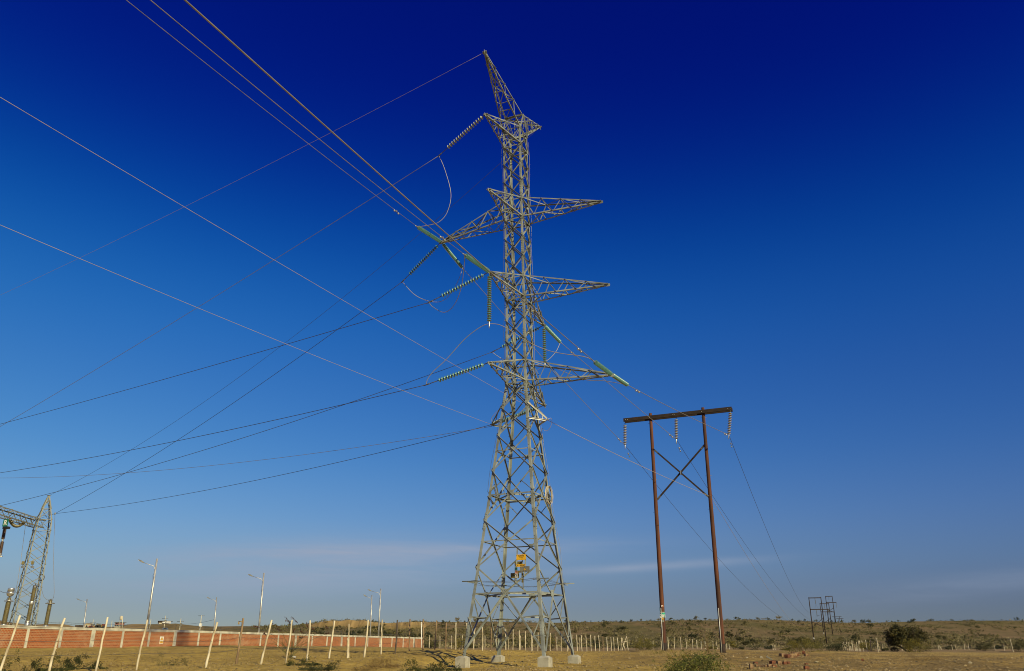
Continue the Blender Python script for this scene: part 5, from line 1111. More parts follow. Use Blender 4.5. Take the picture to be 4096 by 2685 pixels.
# ================================================================== PLANTS
def rdir(rng, up=0.0):
    while True:
        v = np.array([rng.uniform(-1, 1), rng.uniform(-1, 1), rng.uniform(-1, 1)]); l = np.linalg.norm(v)
        if .05 < l < 1: break
    v = v / l; v[2] += up; return nrm(v)
def put_leaf(m, p, rng, l, asp, up=.3):
    d = rdir(rng, up); s = nrm(np.cross(d, rdir(rng))); m.leaf(p, d, s, l * rng.uniform(.7, 1.3), l * asp)
def clump_crown(m, c, rad, n, leaf, asp, rng, nc=26, hollow=.35, spread=.30, flat=-.5):
    """leaves gathered in clumps of different size through an uneven ellipsoid, leaving gaps between"""
    c, rad = np.asarray(c, float), np.asarray(rad, float); cl = []
    while len(cl) < nc:
        d = rdir(rng); 
        if d[2] < flat: continue
        t = rng.uniform(hollow, 1.0) ** .6 * rng.uniform(.78, 1.08); cl.append((c + d * rad * t, rng.uniform(.5, 1.35)))
    wts = [s * s for _, s in cl]; tot = sum(wts)
    for (p, s), w_ in zip(cl, wts):
        for q in range(int(n * w_ / tot)):
            o = np.array([rng.gauss(0, 1), rng.gauss(0, 1), rng.gauss(0, .8)]) * rad.mean() * spread * s * .6
            put_leaf(m, p + o, rng, leaf, asp)
def branch(m, p, d, ln, r, rng, depth, tips, droop=0.0, seg=4, split=(2, 3), spread=.7, shrink=.68):
    pts = [p]; rad = [r]
    for i in range(seg):
        d = nrm(d + rdir(rng) * .22 + UP * -droop * .2); p = p + d * ln / seg; pts.append(p); rad.append(r * (1 - .45 * (i + 1) / seg))
    m.tube(pts, rad, 5 if r > .012 else 4)
    for q in pts[2:]: tips.append((q, d, depth))
    if depth <= 0: return
    for k in range(rng.randint(*split)):
        q = pts[rng.randint(seg // 2, seg)]; branch(m, q, nrm(d + rdir(rng, .1) * spread), ln * shrink * rng.uniform(.75, 1.2), rad[-1] * .85, rng, depth - 1, tips, droop, seg, split, spread, shrink)
def plant(name, base, label, cat, h, wd, rng, leafm, leaf, asp, nleaf, barkm='bark', stems=6, depth=2, up=.9, group=None, droop=.1, leafdepth=1, jit=.05, crown=None):
    """a shrub with real stems; leaves sit along its outer twigs and, for dense ones, in clumps through the crown"""
    e = empty(name, base, label, cat, group); m = MB(); tips = []
    for k in range(stems):
        a = 2 * math.pi * (k + rng.random()) / stems; d = nrm(np.array([math.cos(a) * wd, math.sin(a) * wd, h * up * rng.uniform(.7, 1.3)]))
        branch(m, base - UP * .05 + np.array([math.cos(a), math.sin(a), 0]) * wd * .04, d, math.hypot(h, wd * .5) * .52 * rng.uniform(.75, 1.15), max(.008, h * .014), rng, depth, tips, droop)
    m.build('stem', M[barkm], e)
    f = MB(); tt = [t for t in tips if t[2] <= leafdepth]
    for q in range(nleaf):
        p, d, _ = rng.choice(tt); p = p + np.array([rng.gauss(0, jit), rng.gauss(0, jit), rng.gauss(0, jit)])
        if p[2] < base[2] + .02: p[2] = base[2] + rng.uniform(.02, .1)
        put_leaf(f, p, rng, leaf, asp)
    if crown: clump_crown(f, base + UP * h * crown[1], np.array([wd * .5, wd * .45, h * crown[2]]), crown[0], leaf, asp, rng, nc=crown[3] if len(crown) > 3 else 26, spread=.26)
    if f.f: f.build('foliage', M[leafm], e)
    return e
RG = random.Random(77)
# big leafy bush at the bottom
P = gpt(2765, 37.5); P[2] -= .15
e = plant('leafy_bush', P, 'large bright leafy bush in the foreground below the timber frame', 'bush', 1.15, 2.8, RG, 'leaf_bright', .085, .42, 1500, 'twig', 14, 2, .8, crown=(5200, .30, .62, 60))
sh = MB(); tips = []                                                       # two taller sprigs out of its top
P = gpt(2838, 60)
plant('dead_sapling', P, 'bare brown sapling with curled dry leaves behind the leafy bush', 'sapling', 1.9, .7, RG, 'leaf_dry', .10, .4, 60, 'dry_twig', 2, 1, 1.6)
P = gpt(2985, 62); plant('dead_sapling', P, 'small bare curved twig between the bush and the bricks', 'sapling', .8, .4, RG, 'leaf_dry', .05, .3, 6, 'dry_twig', 1, 1, 1.4)
P = gpt(2705, 52); plant('reedy_plant', P, 'drooping yellow long leaved plant at the foot of the left timber pole', 'plant', .85, 1.3, RG, 'leaf_yellow', .28, .18, 90, 'dry_twig', 5, 1, .9, jit=.04)
P = gpt(2632, 66); plant('reedy_plant', P, 'small tangle of yellow stalks left of the timber pole foot', 'plant', .55, 1.0, RG, 'leaf_yellow', .2, .16, 90, 'dry_twig', 6, 1, .8)
# bush between stakes left of the frame, right-hand bushes
def dense(u, Y, wpx, hpx, label, leafm='leaf_olive', n=1600, lf=None, name='bush', cat='bush', nc=34, group=None):
    P = gpt(u, Y); wd, h = wpx * Y / 3396, hpx * Y / 3650; lf = lf or max(.07, Y * .0011)
    return plant(name, P, label, cat, h, wd, RG, leafm, lf, .5, n // 5, 'bark', 7, 1, .9, group, crown=(n, .40, .52, nc), jit=lf)
dense(2578, 110, 84, 62, 'upright yellow green bush among stakes left of the timber frame', 'leaf_yellow', 1500, nc=26)
dense(3222, 90, 140, 62, 'wide bright yellow green bush below the far frames', 'leaf_yellow', 3000, nc=44)
dense(3345, 150, 92, 34, 'low dark bush left of the crowded stakes', 'leaf_dark', 1500)
dense(3463, 160, 52, 44, 'yellow bush behind the crowded stakes', 'leaf_yellow', 900)
dense(3667, 116, 116, 62, 'round green bush directly in front of the dark tree', 'leaf_yellow', 2600, nc=40)
dense(3935, 160, 74, 42, 'olive bush beside the sparse low fence', 'leaf_olive', 1200)
dense(4082, 155, 80, 48, 'olive bush cut by the right edge of the view', 'leaf_olive', 1300)
dense(3578, 150, 34, 22, 'small green bush left of the dark tree', 'leaf_olive', 500)
dense(1838, 128, 58, 54, 'yellow green bush behind the left legs of the pylon', 'leaf_yellow', 1000)
dense(2192, 120, 62, 72, 'tall loose yellow green bush behind the right legs of the pylon', 'leaf_yellow', 1000, nc=22)
dense(2012, 175, 60, 34, 'dark green bush in the middle behind the pylon', 'leaf_dark', 700)
dense(2090, 190, 54, 34, 'olive bush right of the middle behind the pylon', 'leaf_olive', 700)
dense(1738, 170, 46, 34, 'small green bush behind the end of the brick wall', 'leaf_olive', 600)
dense(2935, 170, 30, 44, 'narrow yellow sapling bush right of the right timber pole', 'leaf_yellow', 450, nc=12)
for u, Y, wp, hp, lf in ((2850, 190, 46, 16, 'leaf_yellow'), (3015, 185, 72, 26, 'leaf_olive'), (2380, 190, 60, 20, 'leaf_olive'), (3075, 210, 40, 18, 'leaf_dark'), (2960, 200, 36, 14, 'leaf_olive'), (3800, 190, 44, 18, 'leaf_olive'), (3140, 170, 40, 14, 'leaf_yellow'), (1890, 210, 44, 18, 'leaf_olive'), (2270, 205, 50, 18, 'leaf_olive'), (2470, 215, 50, 20, 'leaf_dark'), (3540, 175, 30, 12, 'leaf_olive'), (3990, 210, 40, 16, 'leaf_dark')):
    dense(u, Y, wp, hp, 'low bush on the plain beyond the stake fences', lf, 450, nc=16, name='low_bush', group='low bushes beyond the fences')
# dark tree
P = gpt(3630, 148); P[2] -= .1
t = empty('dark_tree', P, 'spreading dark round tree lit on its right side', 'tree'); m = MB(); tips = []; hT, wT = 108 * 148 / 3650, 158 * 148 / 3396
for k in range(3):
    a = 2.1 * k + .4; branch(m, P - UP * .1, nrm(np.array([math.cos(a) * .8, math.sin(a) * .8, .75])), 2.6, .17, RG, 2, tips, seg=5)
m.build('trunk', M['bark'], t); f = MB()
clump_crown(f, P + UP * hT * .58 - RT * .2, (wT * .50, wT * .46, hT * .46), 9000, .27, .6, RG, nc=95, hollow=.3, spread=.17, flat=-.75)
clump_crown(f, P + UP * hT * .50, (wT * .34, wT * .32, hT * .30), 2200, .28, .6, RG, nc=30, hollow=.0, spread=.3, flat=-1)
f.build('crown', M['leaf_tree'], t)
# red pod shrub behind the near fence
P = gpt(1166, 53); e = empty('pod_shrub', P, 'sparse open shrub with dark red hanging pods in front of the wall', 'shrub'); m = MB(); tips = []
for k in range(13):
    a = RG.uniform(0, 6.283); el = RG.uniform(.5, 1.25); d = nrm(np.array([math.cos(a), math.sin(a) * .7, math.tan(el) * .8])); branch(m, P - UP * .05, d, RG.uniform(.7, 1.3), .017, RG, 2, tips, droop=-.02, split=(1, 3), spread=.45, shrink=.7)
heads = [(1143, 2467, 1160, 2492), (1165, 2466, 1190, 2488), (1088, 2492, 1120, 2508), (1100, 2508, 1125, 2520), (1014, 2501, 1040, 2508), (1226, 2488, 1230, 2504), (1240, 2505, 1258, 2515), (1302, 2500, 1312, 2512), (1140, 2480, 1172, 2486), (1178, 2512, 1172, 2528), (1204, 2522, 1216, 2532), (1300, 2534, 1316, 2530), (1236, 2538, 1240, 2530), (1196, 2548, 1212, 2546), (1056, 2530, 1062, 2536)]
hp = []
for u0, v0, u1, v1 in heads:
    Y = 53 + RG.uniform(-.6, .6); a, b = at(u0, v0, Y), at(u1, v1, Y); root = P + UP * .35; mid = root * .45 + b * .55 + UP * .12 + np.array([RG.uniform(-.1, .1), 0, 0])
    m.tube([root, root * .7 + mid * .3 + UP * .05, mid, b, a], [.013, .011, .009, .007, .005], 4); hp.append((a, b))
m.build('stem', M['twig'], e); f = MB()
for a, b in hp:
    for q in range(34):
        tt = RG.random(); p = a + (b - a) * tt + np.array([RG.gauss(0, .02), RG.gauss(0, .02), RG.gauss(0, .015)]); d = nrm(np.array([RG.uniform(-.4, .4), RG.uniform(-.4, .4), -1])); f.leaf(p, d, nrm(np.cross(d, rdir(RG))), RG.uniform(.07, .13), .03)
f.build('pod_spray', M['pod'], e); f = MB()
for q in range(420):
    p, d, _ = RG.choice(tips); put_leaf(f, p + rdir(RG) * .05, RG, .05, .35)
f.build('foliage', M['leaf_olive'], e)
# sprawling thorn shrubs and small plants of the foreground
def thorn(u, Y, wpx, hpx, label, n, leafm='leaf_thorn', bark='bark', stems=9, lf=.062, depth=3, name='thorn_shrub'):
    P = gpt(u, Y); return plant(name, P, label, 'shrub', hpx * Y / 3650, wpx * Y / 3396, RG, leafm, lf, .42, int(n * 1.8), bark, stems, depth, .85, droop=.22, leafdepth=1, jit=.045)
thorn(285, 38.5, 240, 95, 'wide sprawling thorn shrub between the second and third near stakes', 3800, stems=12)
thorn(95, 36.5, 170, 80, 'low arching thorn shrub beside the first near stake', 1100, stems=6)
thorn(-30, 38, 120, 80, 'thorn shrub cut by the left edge of the view', 900, stems=6)
thorn(500, 43, 110, 60, 'thin dry shrub between the third and fourth near stakes', 500, 'leaf_dry', 'dry_twig', 7, .04)
thorn(690, 45, 100, 78, 'loose olive shrub right of the fourth near stake', 900, 'leaf_olive', 'twig', 7, .045)
thorn(1210, 38.5, 130, 48, 'small thorny sprig sprawling below the red pod shrub', 700, stems=5)
thorn(1275, 36.5, 150, 44, 'grey green small leaved bush at the bottom edge, left of centre', 1800, 'leaf_olive', 'twig', 12, .055)
thorn(1540, 41, 90, 62, 'dry yellow tuft bush at the bottom edge below the stakes', 800, 'leaf_dry', 'dry_twig', 12, .05)
thorn(1465, 39, 70, 46, 'pale dry tuft left of the yellow tuft bush', 420, 'leaf_dry', 'dry_twig', 9, .045)
thorn(1735, 37, 175, 62, 'dark green thorn shrub left of the front pylon block', 2600, stems=12)
thorn(1770, 36, 60, 20, 'little green plant at the bottom edge near the front block', 260, stems=5)
P = gpt(3315, 47); plant('bare_thornbush', P, 'bare leafless thorn bush right of the scattered bricks', 'shrub', .95, 1.5, RG, 'leaf_dry', .03, .2, 12, 'twig', 4, 2, .55)
P = gpt(3560, 105); plant('dead_branch', P, 'fallen dry branch in front of the dark tree', 'branch', .9, 2.6, RG, 'leaf_dry', .06, .3, 60, 'dry_twig', 5, 2, .25)
P = gpt(3690, 58); plant('dry_tuft', P, 'flat brown tuft of dead twigs on the gravel, far right', 'tuft', .55, 2.6, RG, 'leaf_dry', .10, .12, 900, 'dry_twig', 22, 1, .35, jit=.12)
# green belt behind the wall
for u, Y, wp, hp, lf, n, lab in ((905, 225, 118, 44, 'leaf_dark', 2200, 'broad dark green tree clump rising behind the wall beside a small lamp post'), (868, 235, 60, 52, 'leaf_dark', 900, 'darker round tree at the left end of the tree clump behind the wall'), (620, 190, 84, 28, 'leaf_thorn', 900, 'green bush showing over the wall beside the nearest lamp post'),
        (770, 205, 110, 26, 'leaf_yellow', 1000, 'yellow green hedge of bushes showing over the wall'), (812, 210, 70, 32, 'leaf_olive', 700, 'olive bush showing over the wall left of the tree clump'), (1045, 215, 120, 34, 'leaf_olive', 1100, 'olive bush behind the wall right of the second lamp post'), (985, 215, 90, 36, 'leaf_dark', 900, 'dark bush behind the wall left of the second lamp post')):
    dense(u, Y, wp, hp, lab, lf, n, lf=.30, nc=30)
for k in range(26):
    u = RG.uniform(1090, 1720); Y = RG.uniform(200, 330); dense(u, Y, RG.uniform(26, 60), RG.uniform(12, 24), 'scrub bush on the slope behind the brick wall', RG.choice(('leaf_olive', 'leaf_olive', 'leaf_dark', 'leaf_yellow')), 260, lf=.32, nc=12, name='slope_bush', group='bushes behind the wall')
# hillside: individual bushes share eight shapes, the low scrub between them is one mass
VAR = []
for k in range(8):
    r_ = random.Random(200 + k); m = MB(); nc = r_.randint(8, 15); clump_crown(m, (0, 0, .55), (1.0, .9, .62), 240, .22, .6, r_, nc=nc, hollow=.1, spread=.24)
    for q in range(4): d = rdir(r_, 1.0); m.tube([np.zeros(3) - UP * .15, d * .6], .03, 4)
    me = m.build('hill_bush', M[['leaf_olive', 'leaf_dark', 'grey_scrub', 'leaf_olive', 'scrub', 'leaf_olive', 'leaf_dark', 'scrub'][k]]).data
    for o in [x for x in bpy.data.objects if x.data == me]: bpy.data.objects.remove(o)
    VAR.append(me)
def hill_bush(u, Y, s, sz, var, label, group):
    P = gpt(u, Y); o = bpy.data.objects.new('hill_bush', var); col.objects.link(o); o.location = P.tolist(); o.rotation_euler = (0, 0, RG.uniform(0, 6.28)); o.scale = (s, s, s * sz)
    return tag(o, label, 'bush', group)
for k in range(215):
    u = RG.uniform(1250, 4150); left = u < 1750; Y = RG.uniform(340, 480) if left else RG.uniform(300, 640); s = RG.choice((1.0, 1.3, 1.7, 2.2, 3.0)) * RG.uniform(.8, 1.2)
    hill_bush(u, Y, s, RG.uniform(.6, 1.0), RG.choice(VAR), 'scrub bush dotting the brown hillside', 'bushes on the hillside')
for k in range(66):
    u = 1760 + 2380 * (k + RG.random()) / 66; Y = RG.uniform(640, 665); hill_bush(u, Y, RG.choice((.8, 1.1, 1.5, 2.3)) * RG.uniform(.8, 1.2), RG.uniform(.8, 1.3), RG.choice(VAR), 'small bush standing against the sky on the crest of the hill', 'bushes on the skyline')
def scrub_mass(name, n, u0, u1, y0, y1, s0, s1, mt, seed, blades=9, h=.8, kind_up=.5):
    r_ = random.Random(seed); m = MB(); us = [r_.uniform(u0, u1) for _ in range(n)]; ys = [y0 * (y1 / y0) ** r_.random() for _ in range(n)]
    th = np.array([ray(u, 2590)[0] / ray(u, 2590)[1] for u in us]); Y = np.array(ys); X = th * Y; keep = vnoise(X / 22, Y / 60, 31 + seed % 7) * .6 + vnoise(X / 6, Y / 14, 33) * .4 > .43; Z = terrain(X, Y)
    for x, y, z, kp in zip(X, Y, Z, keep):
        if not kp: continue
        s = r_.uniform(s0, s1)
        for q in range(blades):
            p = np.array([x + r_.gauss(0, s * .6), y + r_.gauss(0, s * .6), z + abs(r_.gauss(0, s * .28))]); d = rdir(r_, kind_up); m.leaf(p, d, nrm(np.cross(d, rdir(r_))), s * h * r_.uniform(.6, 1.2), s * h * .5)
    return tag(m.build(name, M[mt]), kind='stuff')
scrub_mass('hillside_scrub', 9500, 1000, 4150, 290, 655, .6, 1.5, 'scrub', 41)
scrub_mass('pale_scrub', 6500, 1600, 4150, 240, 655, .5, 1.2, 'grey_scrub', 42)
scrub_mass('green_undergrowth', 900, 560, 1700, 185, 300, .5, 1.0, 'leaf_olive', 43)
# dry grass: a golden fringe beyond the gravel and thin tufts elsewhere
def grass(name, n, reg, mt, seed, h0, h1, thr):
    r_ = random.Random(seed); m = MB(); u = np.array([r_.uniform(reg[0], reg[1]) for _ in range(n)]); Y = np.array([reg[2] * (reg[3] / reg[2]) ** r_.random() for _ in range(n)])
    th = np.array([ray(a, 2590)[0] / ray(a, 2590)[1] for a in u]); X = th * Y; keep = vnoise(X / 4, Y / 6, seed) > thr; Z = terrain(X, Y)
    for x, y, z, k in zip(X, Y, Z, keep):
        if not k: continue
        for q in range(5):
            h = r_.uniform(h0, h1); b = np.array([x + r_.gauss(0, .12), y + r_.gauss(0, .12), z - .02]); t = b + np.array([r_.gauss(0, h * .4), r_.gauss(0, h * .4), h]); w_ = np.array([.012 + h * .02, 0, 0]); m.add([b - w_, b + w_, t], [(0, 1, 2)])
    return tag(m.build(name, M[mt]), kind='stuff')
grass('dry_grass', 6500, (2560, 4180, 62, 118), 'drygrass', 51, .06, .22, .42)
grass('dry_grass', 3500, (-100, 2500, 34, 80), 'drygrass', 52, .05, .20, .58)
# loose stones
def gravel(n, seed, reg, r0, r1):
    r_ = random.Random(seed); m = MB(); u = np.array([r_.uniform(reg[0], reg[1]) for _ in range(n)]); Y = np.array([reg[2] * (reg[3] / reg[2]) ** r_.random() for _ in range(n)])
    th = np.array([ray(a, 2590)[0] / ray(a, 2590)[1] for a in u]); X = th * Y; Z = terrain(X, Y)
    for x, y, z in zip(X, Y, Z):
        s = r0 * (r1 / r0) ** (r_.random() ** 2.2); c = np.array([x, y, z + s * .2]); a = r_.uniform(0, 6.28); vs = []
        for i in range(5): b = a + 1.2566 * i; vs.append(c + np.array([math.cos(b) * s * r_.uniform(.7, 1.2), math.sin(b) * s * r_.uniform(.7, 1.2), r_.uniform(-.2, .2) * s]))
        vs += [c + UP * s * r_.uniform(.4, .8) + np.array([r_.uniform(-.3, .3) * s, r_.uniform(-.3, .3) * s, 0]), c - UP * s * .6]
        m.add(vs, [(i, (i + 1) % 5, 5) for i in range(5)] + [((i + 1) % 5, i, 6) for i in range(5)])
    return tag(m.build('gravel', M['stone']), kind='stuff')
gravel(7500, 61, (1950, 4200, 33, 78), .02, .10)
gravel(4500, 62, (-150, 2300, 33, 72), .016, .08)

# ================================================================== LOOSE BRICKS
cb = lambda x, y: (2960 + x / 6.1, 2580 + y / 6.1)
BR = [(285, 612, .20, .26, .12, 15, 'brickpale', 'largest broken block, standing upright at the left of the brick scatter'), (390, 500, .26, .13, .14, 40, 'brickred', 'red brick left of centre behind the upright block'), (445, 568, .28, .10, .14, 10, 'brickpale', 'dark flat brick just right of the upright block'),
    (545, 575, .24, .12, .14, 60, 'brickpale', 'pale brick second right of the upright block'), (640, 580, .24, .13, .13, 35, 'brickpale', 'pale cream half brick near the middle of the scatter'), (735, 580, .26, .18, .16, 20, 'brickpale', 'pinkish rounded brick lump near the middle of the scatter'), (835, 575, .28, .14, .14, 30, 'brickred', 'orange brick with a lit end in the front row'),
    (800, 500, .32, .20, .2, 35, 'brickred', 'dark red double brick under a leaning slab'), (962, 518, .30, .20, .18, 25, 'brickpale', 'mortar covered block with a dark end'), (1090, 495, .26, .13, .13, 40, 'brickred', 'orange brick at the right of the pile'), (1112, 432, .28, .12, .13, 10, 'brickpale', 'pale brick tilted at the back of the pile'), (1182, 462, .24, .13, .13, 45, 'brickred', 'red brick at the right end of the pile'),
    (1628, 612, .26, .15, .14, 20, 'brickred', 'single red brick lying right of the pile, in front'), (1620, 470, .2, .08, .12, 20, 'brickred', 'small red fragment lying right of the pile, behind'), (1040, 290, .42, .22, .26, 30, 'brickpale', 'leftmost lump of the brick heap by the wide bush'), (1160, 310, .40, .24, .26, 50, 'brickred', 'dark red lump in the brick heap by the wide bush'), (1290, 312, .55, .28, .26, 20, 'brickpale', 'largest tan lump of the brick heap by the wide bush'),
    (1390, 295, .30, .16, .22, 20, 'brickred', 'right end lump of the brick heap by the wide bush'), (1290, 225, .40, .20, .25, 60, 'brickpale', 'pale lump at the left foot of the wide bush'), (1400, 240, .55, .14, .25, 15, 'brickpale', 'flat tan slab at the foot of the wide bush'), (1560, 235, .42, .28, .24, 70, 'brickred', 'dark lump right at the foot of the wide bush'), (1625, 255, .35, .18, .22, 20, 'brickpale', 'pale pink lump right of the brick heap')]
def brick(P, l, h, w_, yaw, mt, label, tilt=.12, group='loose bricks scattered on the gravel'):
    r_ = random.Random(int(P[0] * 1000) & 0xffff); a = R(yaw); ax = np.array([math.cos(a), math.sin(a), r_.uniform(-tilt, tilt)]); ay = np.cross(UP, ax); ay = nrm(ay); ax = nrm(ax); az_ = np.cross(ax, ay)
    m = MB(); c = P + UP * h * .42; vs = []
    for z in (-1, -.3, .45, 1):                                             # worn, chipped edges
        k = .93 if abs(z) == 1 else 1.0
        for i, j in ((-1, -1), (0, -1.03), (1, -1), (1.03, 0), (1, 1), (0, 1.03), (-1, 1), (-1.03, 0)): vs.append(c + ax * i * l / 2 * k * r_.uniform(.88, 1.05) + ay * j * w_ / 2 * k * r_.uniform(.88, 1.05) + az_ * z * h / 2 * r_.uniform(.92, 1.05))
    m.add(vs, [(r8 * 8 + i, r8 * 8 + (i + 1) % 8, r8 * 8 + 8 + (i + 1) % 8, r8 * 8 + 8 + i) for r8 in range(3) for i in range(8)] + [tuple(range(8))[::-1], tuple(range(24, 32))])
    return tag(m.build('brick', M[mt], origin=P), label, 'brick', group)
for x, y, l, h, w_, yaw, mt, lab in BR:
    u, v = cb(x, y); P = gpix(u, v); brick(P, l, h, w_, yaw, mt, lab)
P = gpix(*cb(790, 480)) + UP * .2; m = MB(); ax = nrm(np.array([-.75, .1, .45])); ay = nrm(np.cross(UP, ax)); az_ = np.cross(ax, ay); vs = [P + ax * i + ay * j + az_ * k for k in (-.03, .035) for i, j in ((-.05, -.09), (.30, -.06), (.33, .05), (.02, .10))]
m.add(vs, [(3, 2, 1, 0), (4, 5, 6, 7), (0, 1, 5, 4), (1, 2, 6, 5), (2, 3, 7, 6), (3, 0, 4, 7)]); tag(m.build('slab', M['sign_grey'], origin=P), 'grey slab fragment leaning over the dark double brick', 'slab')
P = gpix(1174, 2632); brick(P, .26, .09, .12, 5, 'white', 'white block lying on the sand below the red pod shrub', group=None)
P = gpix(3451, 2646); brick(P, .25, .16, .14, 70, 'brickred', 'lone dark red brick near the right foreground', group=None)
for u, v, s, lab in ((3046, 2637, .10, 'pale stone left of the brick pile'), (2988, 2635, .08, 'small pale stone far left of the bricks'), (3265, 2652, .08, 'pale stone right of the brick pile'), (3882, 2659, .10, 'pale stone on the gravel at far right'), (2716, 2654, .07, 'pale stone left of the leafy bush')):
    P = gpix(u, v); m = MB(); r_ = random.Random(u); vs = []; fs = []
    for a_ in range(4):
        for b_ in range(8): ph = math.pi * (a_ + .5) / 4; th = 2 * math.pi * b_ / 8; q = r_.uniform(.8, 1.15); vs.append(P + np.array([math.sin(ph) * math.cos(th) * s * 1.3 * q, math.sin(ph) * math.sin(th) * s * q, math.cos(ph) * s * .8 * q + s * .3]))
    fs = [(a_ * 8 + b_, (a_ + 1) * 8 + b_, (a_ + 1) * 8 + (b_ + 1) % 8, a_ * 8 + (b_ + 1) % 8) for a_ in range(3) for b_ in range(8)] + [tuple(range(8)), tuple(range(24, 32))[::-1]]
    m.add(vs, fs); tag(m.build('stone', M['stone_pale'], origin=P), lab, 'stone', 'pale stones on the gravel')

# ================================================================== FAR SETTLEMENT BEHIND THE WALL
ct = lambda x, y: (260 + x / 4.407, 2420 + y / 4.407)
YB = 300
def bpt(x, y, Y=YB): return at(*ct(x, y), Y)
X1 = np.array([1.0, 0, 0]); Y1v = np.array([0, 1.0, 0])
def hbox(m, x0, y0, x1, y1, Y, dep):
    a, b = bpt(x0, y0, Y), bpt(x1, y1, Y); c = (a + b) / 2 + Y1v * dep / 2; m.box(c, X1 * abs(b[0] - a[0]) / 2, Y1v * dep / 2, UP * abs(b[2] - a[2]) / 2)
base = bpt(915, 395); e = empty('watch_hut', np.array([base[0], YB, gz(base[0], YB)]), 'small pink hut on stilts with a dark flat roof beyond the wall', 'hut')
m = MB(); hbox(m, 885, 312, 965, 350, YB, 3.5); m.build('wall', M['pink'], e); m = MB(); hbox(m, 866, 303, 972, 311, YB - .6, 5); m.build('roof', M['sign_grey'], e); m = MB(); hbox(m, 866, 350.5, 972, 356, YB - .6, 5); m.build('floor_slab', M['sign_grey'], e)
for x in (880, 915, 955): m = MB(); hbox(m, x - 4, 356.5, x + 4, 430, YB, .4); m.build('stilt', M['wall_conc'], e)
m = MB(); hbox(m, 905, 320, 925, 338, YB - .03, .1); m.build('window', M['black'], e)
base = bpt(1700, 330); e = empty('ruined_house', np.array([base[0], YB, base[2] - .6]), 'low whitewashed house with a ragged dark roof on the mound', 'house')
m = MB(); hbox(m, 1665, 288, 1735, 335, YB, 5); m.build('wall', M['cream'], e); m = MB(); hbox(m, 1722, 284, 1762, 322, YB - .5, 5); m.build('white_wall', M['white'], e); m = MB(); hbox(m, 1635, 280, 1760, 287, YB - .8, 7); m.build('roof', M['stake_dark'], e)
m = MB(); hbox(m, 1680, 297, 1702, 312, YB - .04, .1); m.build('window', M['black'], e); m = MB(); hbox(m, 1640, 288, 1648, 330, YB - .3, .5); m.build('porch_post', M['stake_dark'], e)
base = bpt(390, 395); e = empty('yellow_house', np.array([base[0], YB, gz(base[0], YB)]), 'small ochre house with gable roof beyond the wall', 'house')
m = MB(); hbox(m, 345, 345, 425, 400, YB, 4); m.build('wall', M['cream'], e); a, b = bpt(340, 346), bpt(430, 346); tpp = bpt(385, 325); m = MB(); vs = [a, b, np.array([tpp[0], a[1], tpp[2]])]; vs = vs + [q + Y1v * 4.3 for q in vs]; m.add(vs, [(0, 1, 2), (5, 4, 3), (0, 2, 5, 3), (1, 4, 5, 2), (0, 3, 4, 1)]); m.build('roof', M['loader'], e); m = MB(); hbox(m, 372, 362, 388, 380, YB - .04, .1); m.build('window', M['black'], e)
base = bpt(560, 395, 290); e = empty('wheel_loader', np.array([base[0], 290, gz(base[0], 290)]), 'yellow wheel loader standing beyond the wall', 'loader')
m = MB(); hbox(m, 540, 352, 600, 385, 290, 2.2); m.build('body', M['loader'], e); m = MB(); hbox(m, 556, 330, 584, 352, 290.2, 1.8); m.build('cab', M['sign_grey'], e); m = MB(); hbox(m, 505, 372, 540, 396, 290, 2.4); m.build('bucket', M['loader'], e)
for x in (552, 592): m = MB(); p = bpt(x, 392, 289.6); m.lathe(p, Y1v, [(.7, 0), (.75, .1), (.75, .5), (.7, .6)], 12); m.build('wheel', M['rubber'], e)
base = bpt(410, 398, 285); e = empty('farm_trailer', np.array([base[0], 285, gz(base[0], 285)]), 'rust red farm trailer standing beyond the wall', 'trailer')
m = MB(); hbox(m, 352, 382, 470, 396, 285, 2.0); m.build('bed', M['rust'], e); m = MB(); hbox(m, 418, 366, 446, 382, 285.2, 1.6); m.build('load', M['rust'], e)
for x in (372, 452): m = MB(); p = bpt(x, 402, 284.7); m.lathe(p, Y1v, [(.4, 0), (.45, .1), (.45, .4)], 10); m.build('wheel', M['rubber'], e)
base = bpt(214, 395); e = empty('water_tank', np.array([base[0], YB, gz(base[0], YB)]), 'dark square tank on a frame beyond the wall', 'tank'); m = MB(); hbox(m, 180, 358, 250, 384, YB, 3); m.build('tank', M['stake_dark'], e); m = MB(); hbox(m, 184, 384.5, 246, 420, YB, 2.6); m.build('frame', M['wood_dark'], e)
base = bpt(640, 395); e = empty('scrap_truck', np.array([base[0], 296, gz(base[0], 296)]), 'dark truck behind the yellow loader beyond the wall', 'truck'); m = MB(); hbox(m, 605, 345, 650, 385, 296, 2.2); m.build('body', M['sign_grey'], e); m = MB(); hbox(m, 652, 338, 680, 388, 296, 2.2); m.build('cab', M['rust'], e)
for x in (618, 668): m = MB(); p = bpt(x, 391, 295.6); m.lathe(p, Y1v, [(.5, 0), (.55, .1), (.55, .5)], 10); m.build('wheel', M['rubber'], e)
base = bpt(1765, 420, 215); e = empty('parked_car', np.array([base[0], 215, gz(base[0], 215)]), 'dusty blue car roof showing just above the wall', 'car'); m = MB()
vs = []
for y in (215.0, 216.6): vs += [bpt(x, yy, y) for x, yy in ((1702, 432), (1712, 416), (1740, 404), (1795, 404), (1818, 420), (1822, 440))]
m.add(vs, [(0, 1, 2, 3, 4, 5), (11, 10, 9, 8, 7, 6)] + [(i, 6 + i, 6 + (i + 1) % 6, (i + 1) % 6) for i in range(6)]); m.build('body', M['bluecar'], e); m = MB(); hbox(m, 1742, 408, 1790, 420, 214.97, .06); m.build('window', M['black'], e)
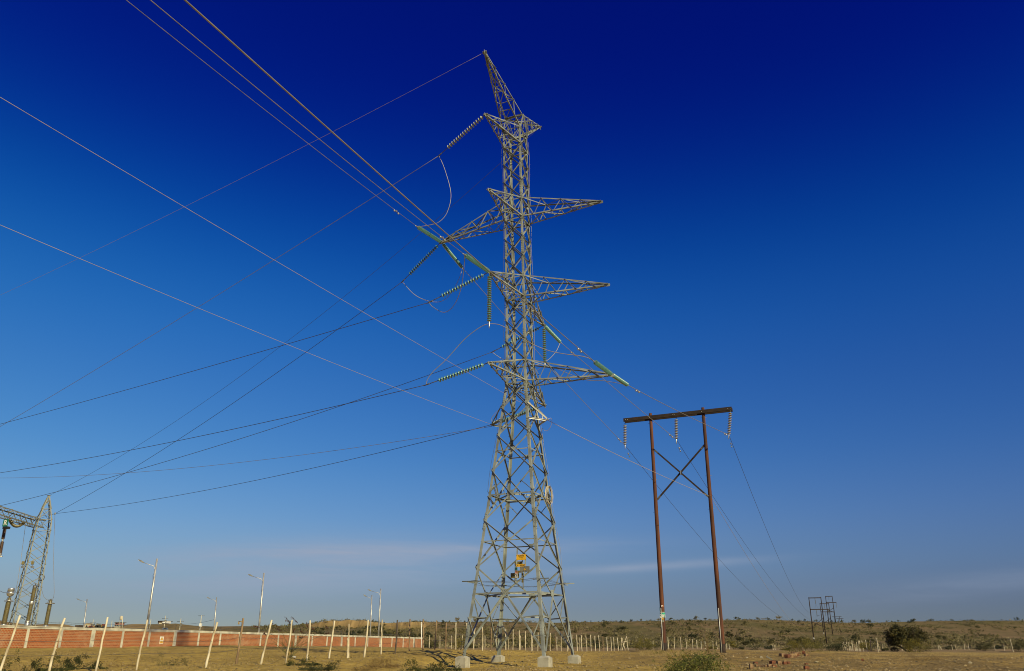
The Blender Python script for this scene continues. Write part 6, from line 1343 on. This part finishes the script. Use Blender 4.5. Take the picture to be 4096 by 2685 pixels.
for (x0, y0), (x1, y1), Y, lab in (((497, 400), (500, 258), 300, 'thin distant pole above the trailer'), ((1503, 380), (1515, 250), 300, 'thin distant pole right of the nearest lamp post'), ((1755, 372), (1772, 190), 300, 'distant pole with cross arms beside the whitewashed house'), ((2025, 430), (2044, 240), 280, 'distant pole with transformer arm left of the hedge'), ((825, 390), (830, 275), 320, 'faint distant pole left of the pink hut')):
    a, b = bpt(x0, y0, Y), bpt(x1, y1, Y); a[2] = min(a[2], gz(a[0], Y)); e = empty('utility_pole', a, lab, 'utility pole', 'distant utility poles'); m = MB(); m.tube([a - UP * .3, b], [.16, .11], 7); m.build('pole', M['wall_conc'], e)
    if x1 in (1772, 2044, 500):
        m = MB(); c = b - UP * .9; m.tube([c - X1 * 1.1, c + X1 * 1.1], .07, 6); m.build('cross_arm', M['fitting'], e); m = MB(); m.box(c - UP * 1.0 + X1 * .25, X1 * .28, Y1v * .25, UP * .4); m.build('equipment_box', M['sign_grey'], e)
a, b = bpt(985, 385, 290), bpt(992, 200, 290); e = empty('floodlight_mast', np.array([a[0], 290, gz(a[0], 290)]), 'twin pole mast with a lamp drum beside the pink hut', 'mast')
for x in (968, 1012): m = MB(); m.tube([bpt(x, 395, 290) - UP * .8, bpt(x + 4, 205, 290)], .12, 7); m.build('pole', M['wall_conc'], e)
m = MB(); m.lathe(bpt(988, 268, 290), UP, [(.35, 0), (.5, .3), (.5, 1.1), (.2, 1.4)], 12); m.build('drum', M['cream'], e); m = MB(); m.tube([bpt(968, 240, 290), bpt(1015, 240, 290)], .08, 6); m.build('crossbar', M['fitting'], e)
wire(sagwire(at(722, 2496, 280), at(860, 2478, 200), sag=.4, n=10), .03, 'wire_dark', 'thin dark service wire rising to the right from the distant pole', 'distant wires')
c8 = lambda x, y: (700 + x / 2.38, 2250 + y / 2.38)
a, b = at(*c8(245, 600), 240), at(*c8(252, 505), 240); a[2] = min(a[2], gz(a[0], 240)); e = empty('utility_pole', a, 'distant pole with stacked insulators left of the tree clump', 'utility pole', 'distant utility poles'); m = MB(); m.tube([a, b], [.15, .11], 7); m.build('pole', M['wall_conc'], e)
m = MB(); m.tube([b - UP * .1 - X1 * .9, b - UP * .1 + X1 * .9], .06, 6); m.build('cross_arm', M['fitting'], e); m = MB(); m.box(b - UP * 2.6 + X1 * .1, X1 * .3, Y1v * .3, UP * .45); m.build('equipment_box', M['white'], e)
P = at(*c8(623, 585), 260); e = empty('yellow_arch', P, 'small ochre arch standing by the trees behind the wall', 'arch'); m = MB(); m.tube([at(*c8(608, 590), 260), at(*c8(608, 565), 260), at(*c8(640, 562), 260), at(*c8(640, 590), 260)], .22, 6); m.build('pipe', M['loader'], e)
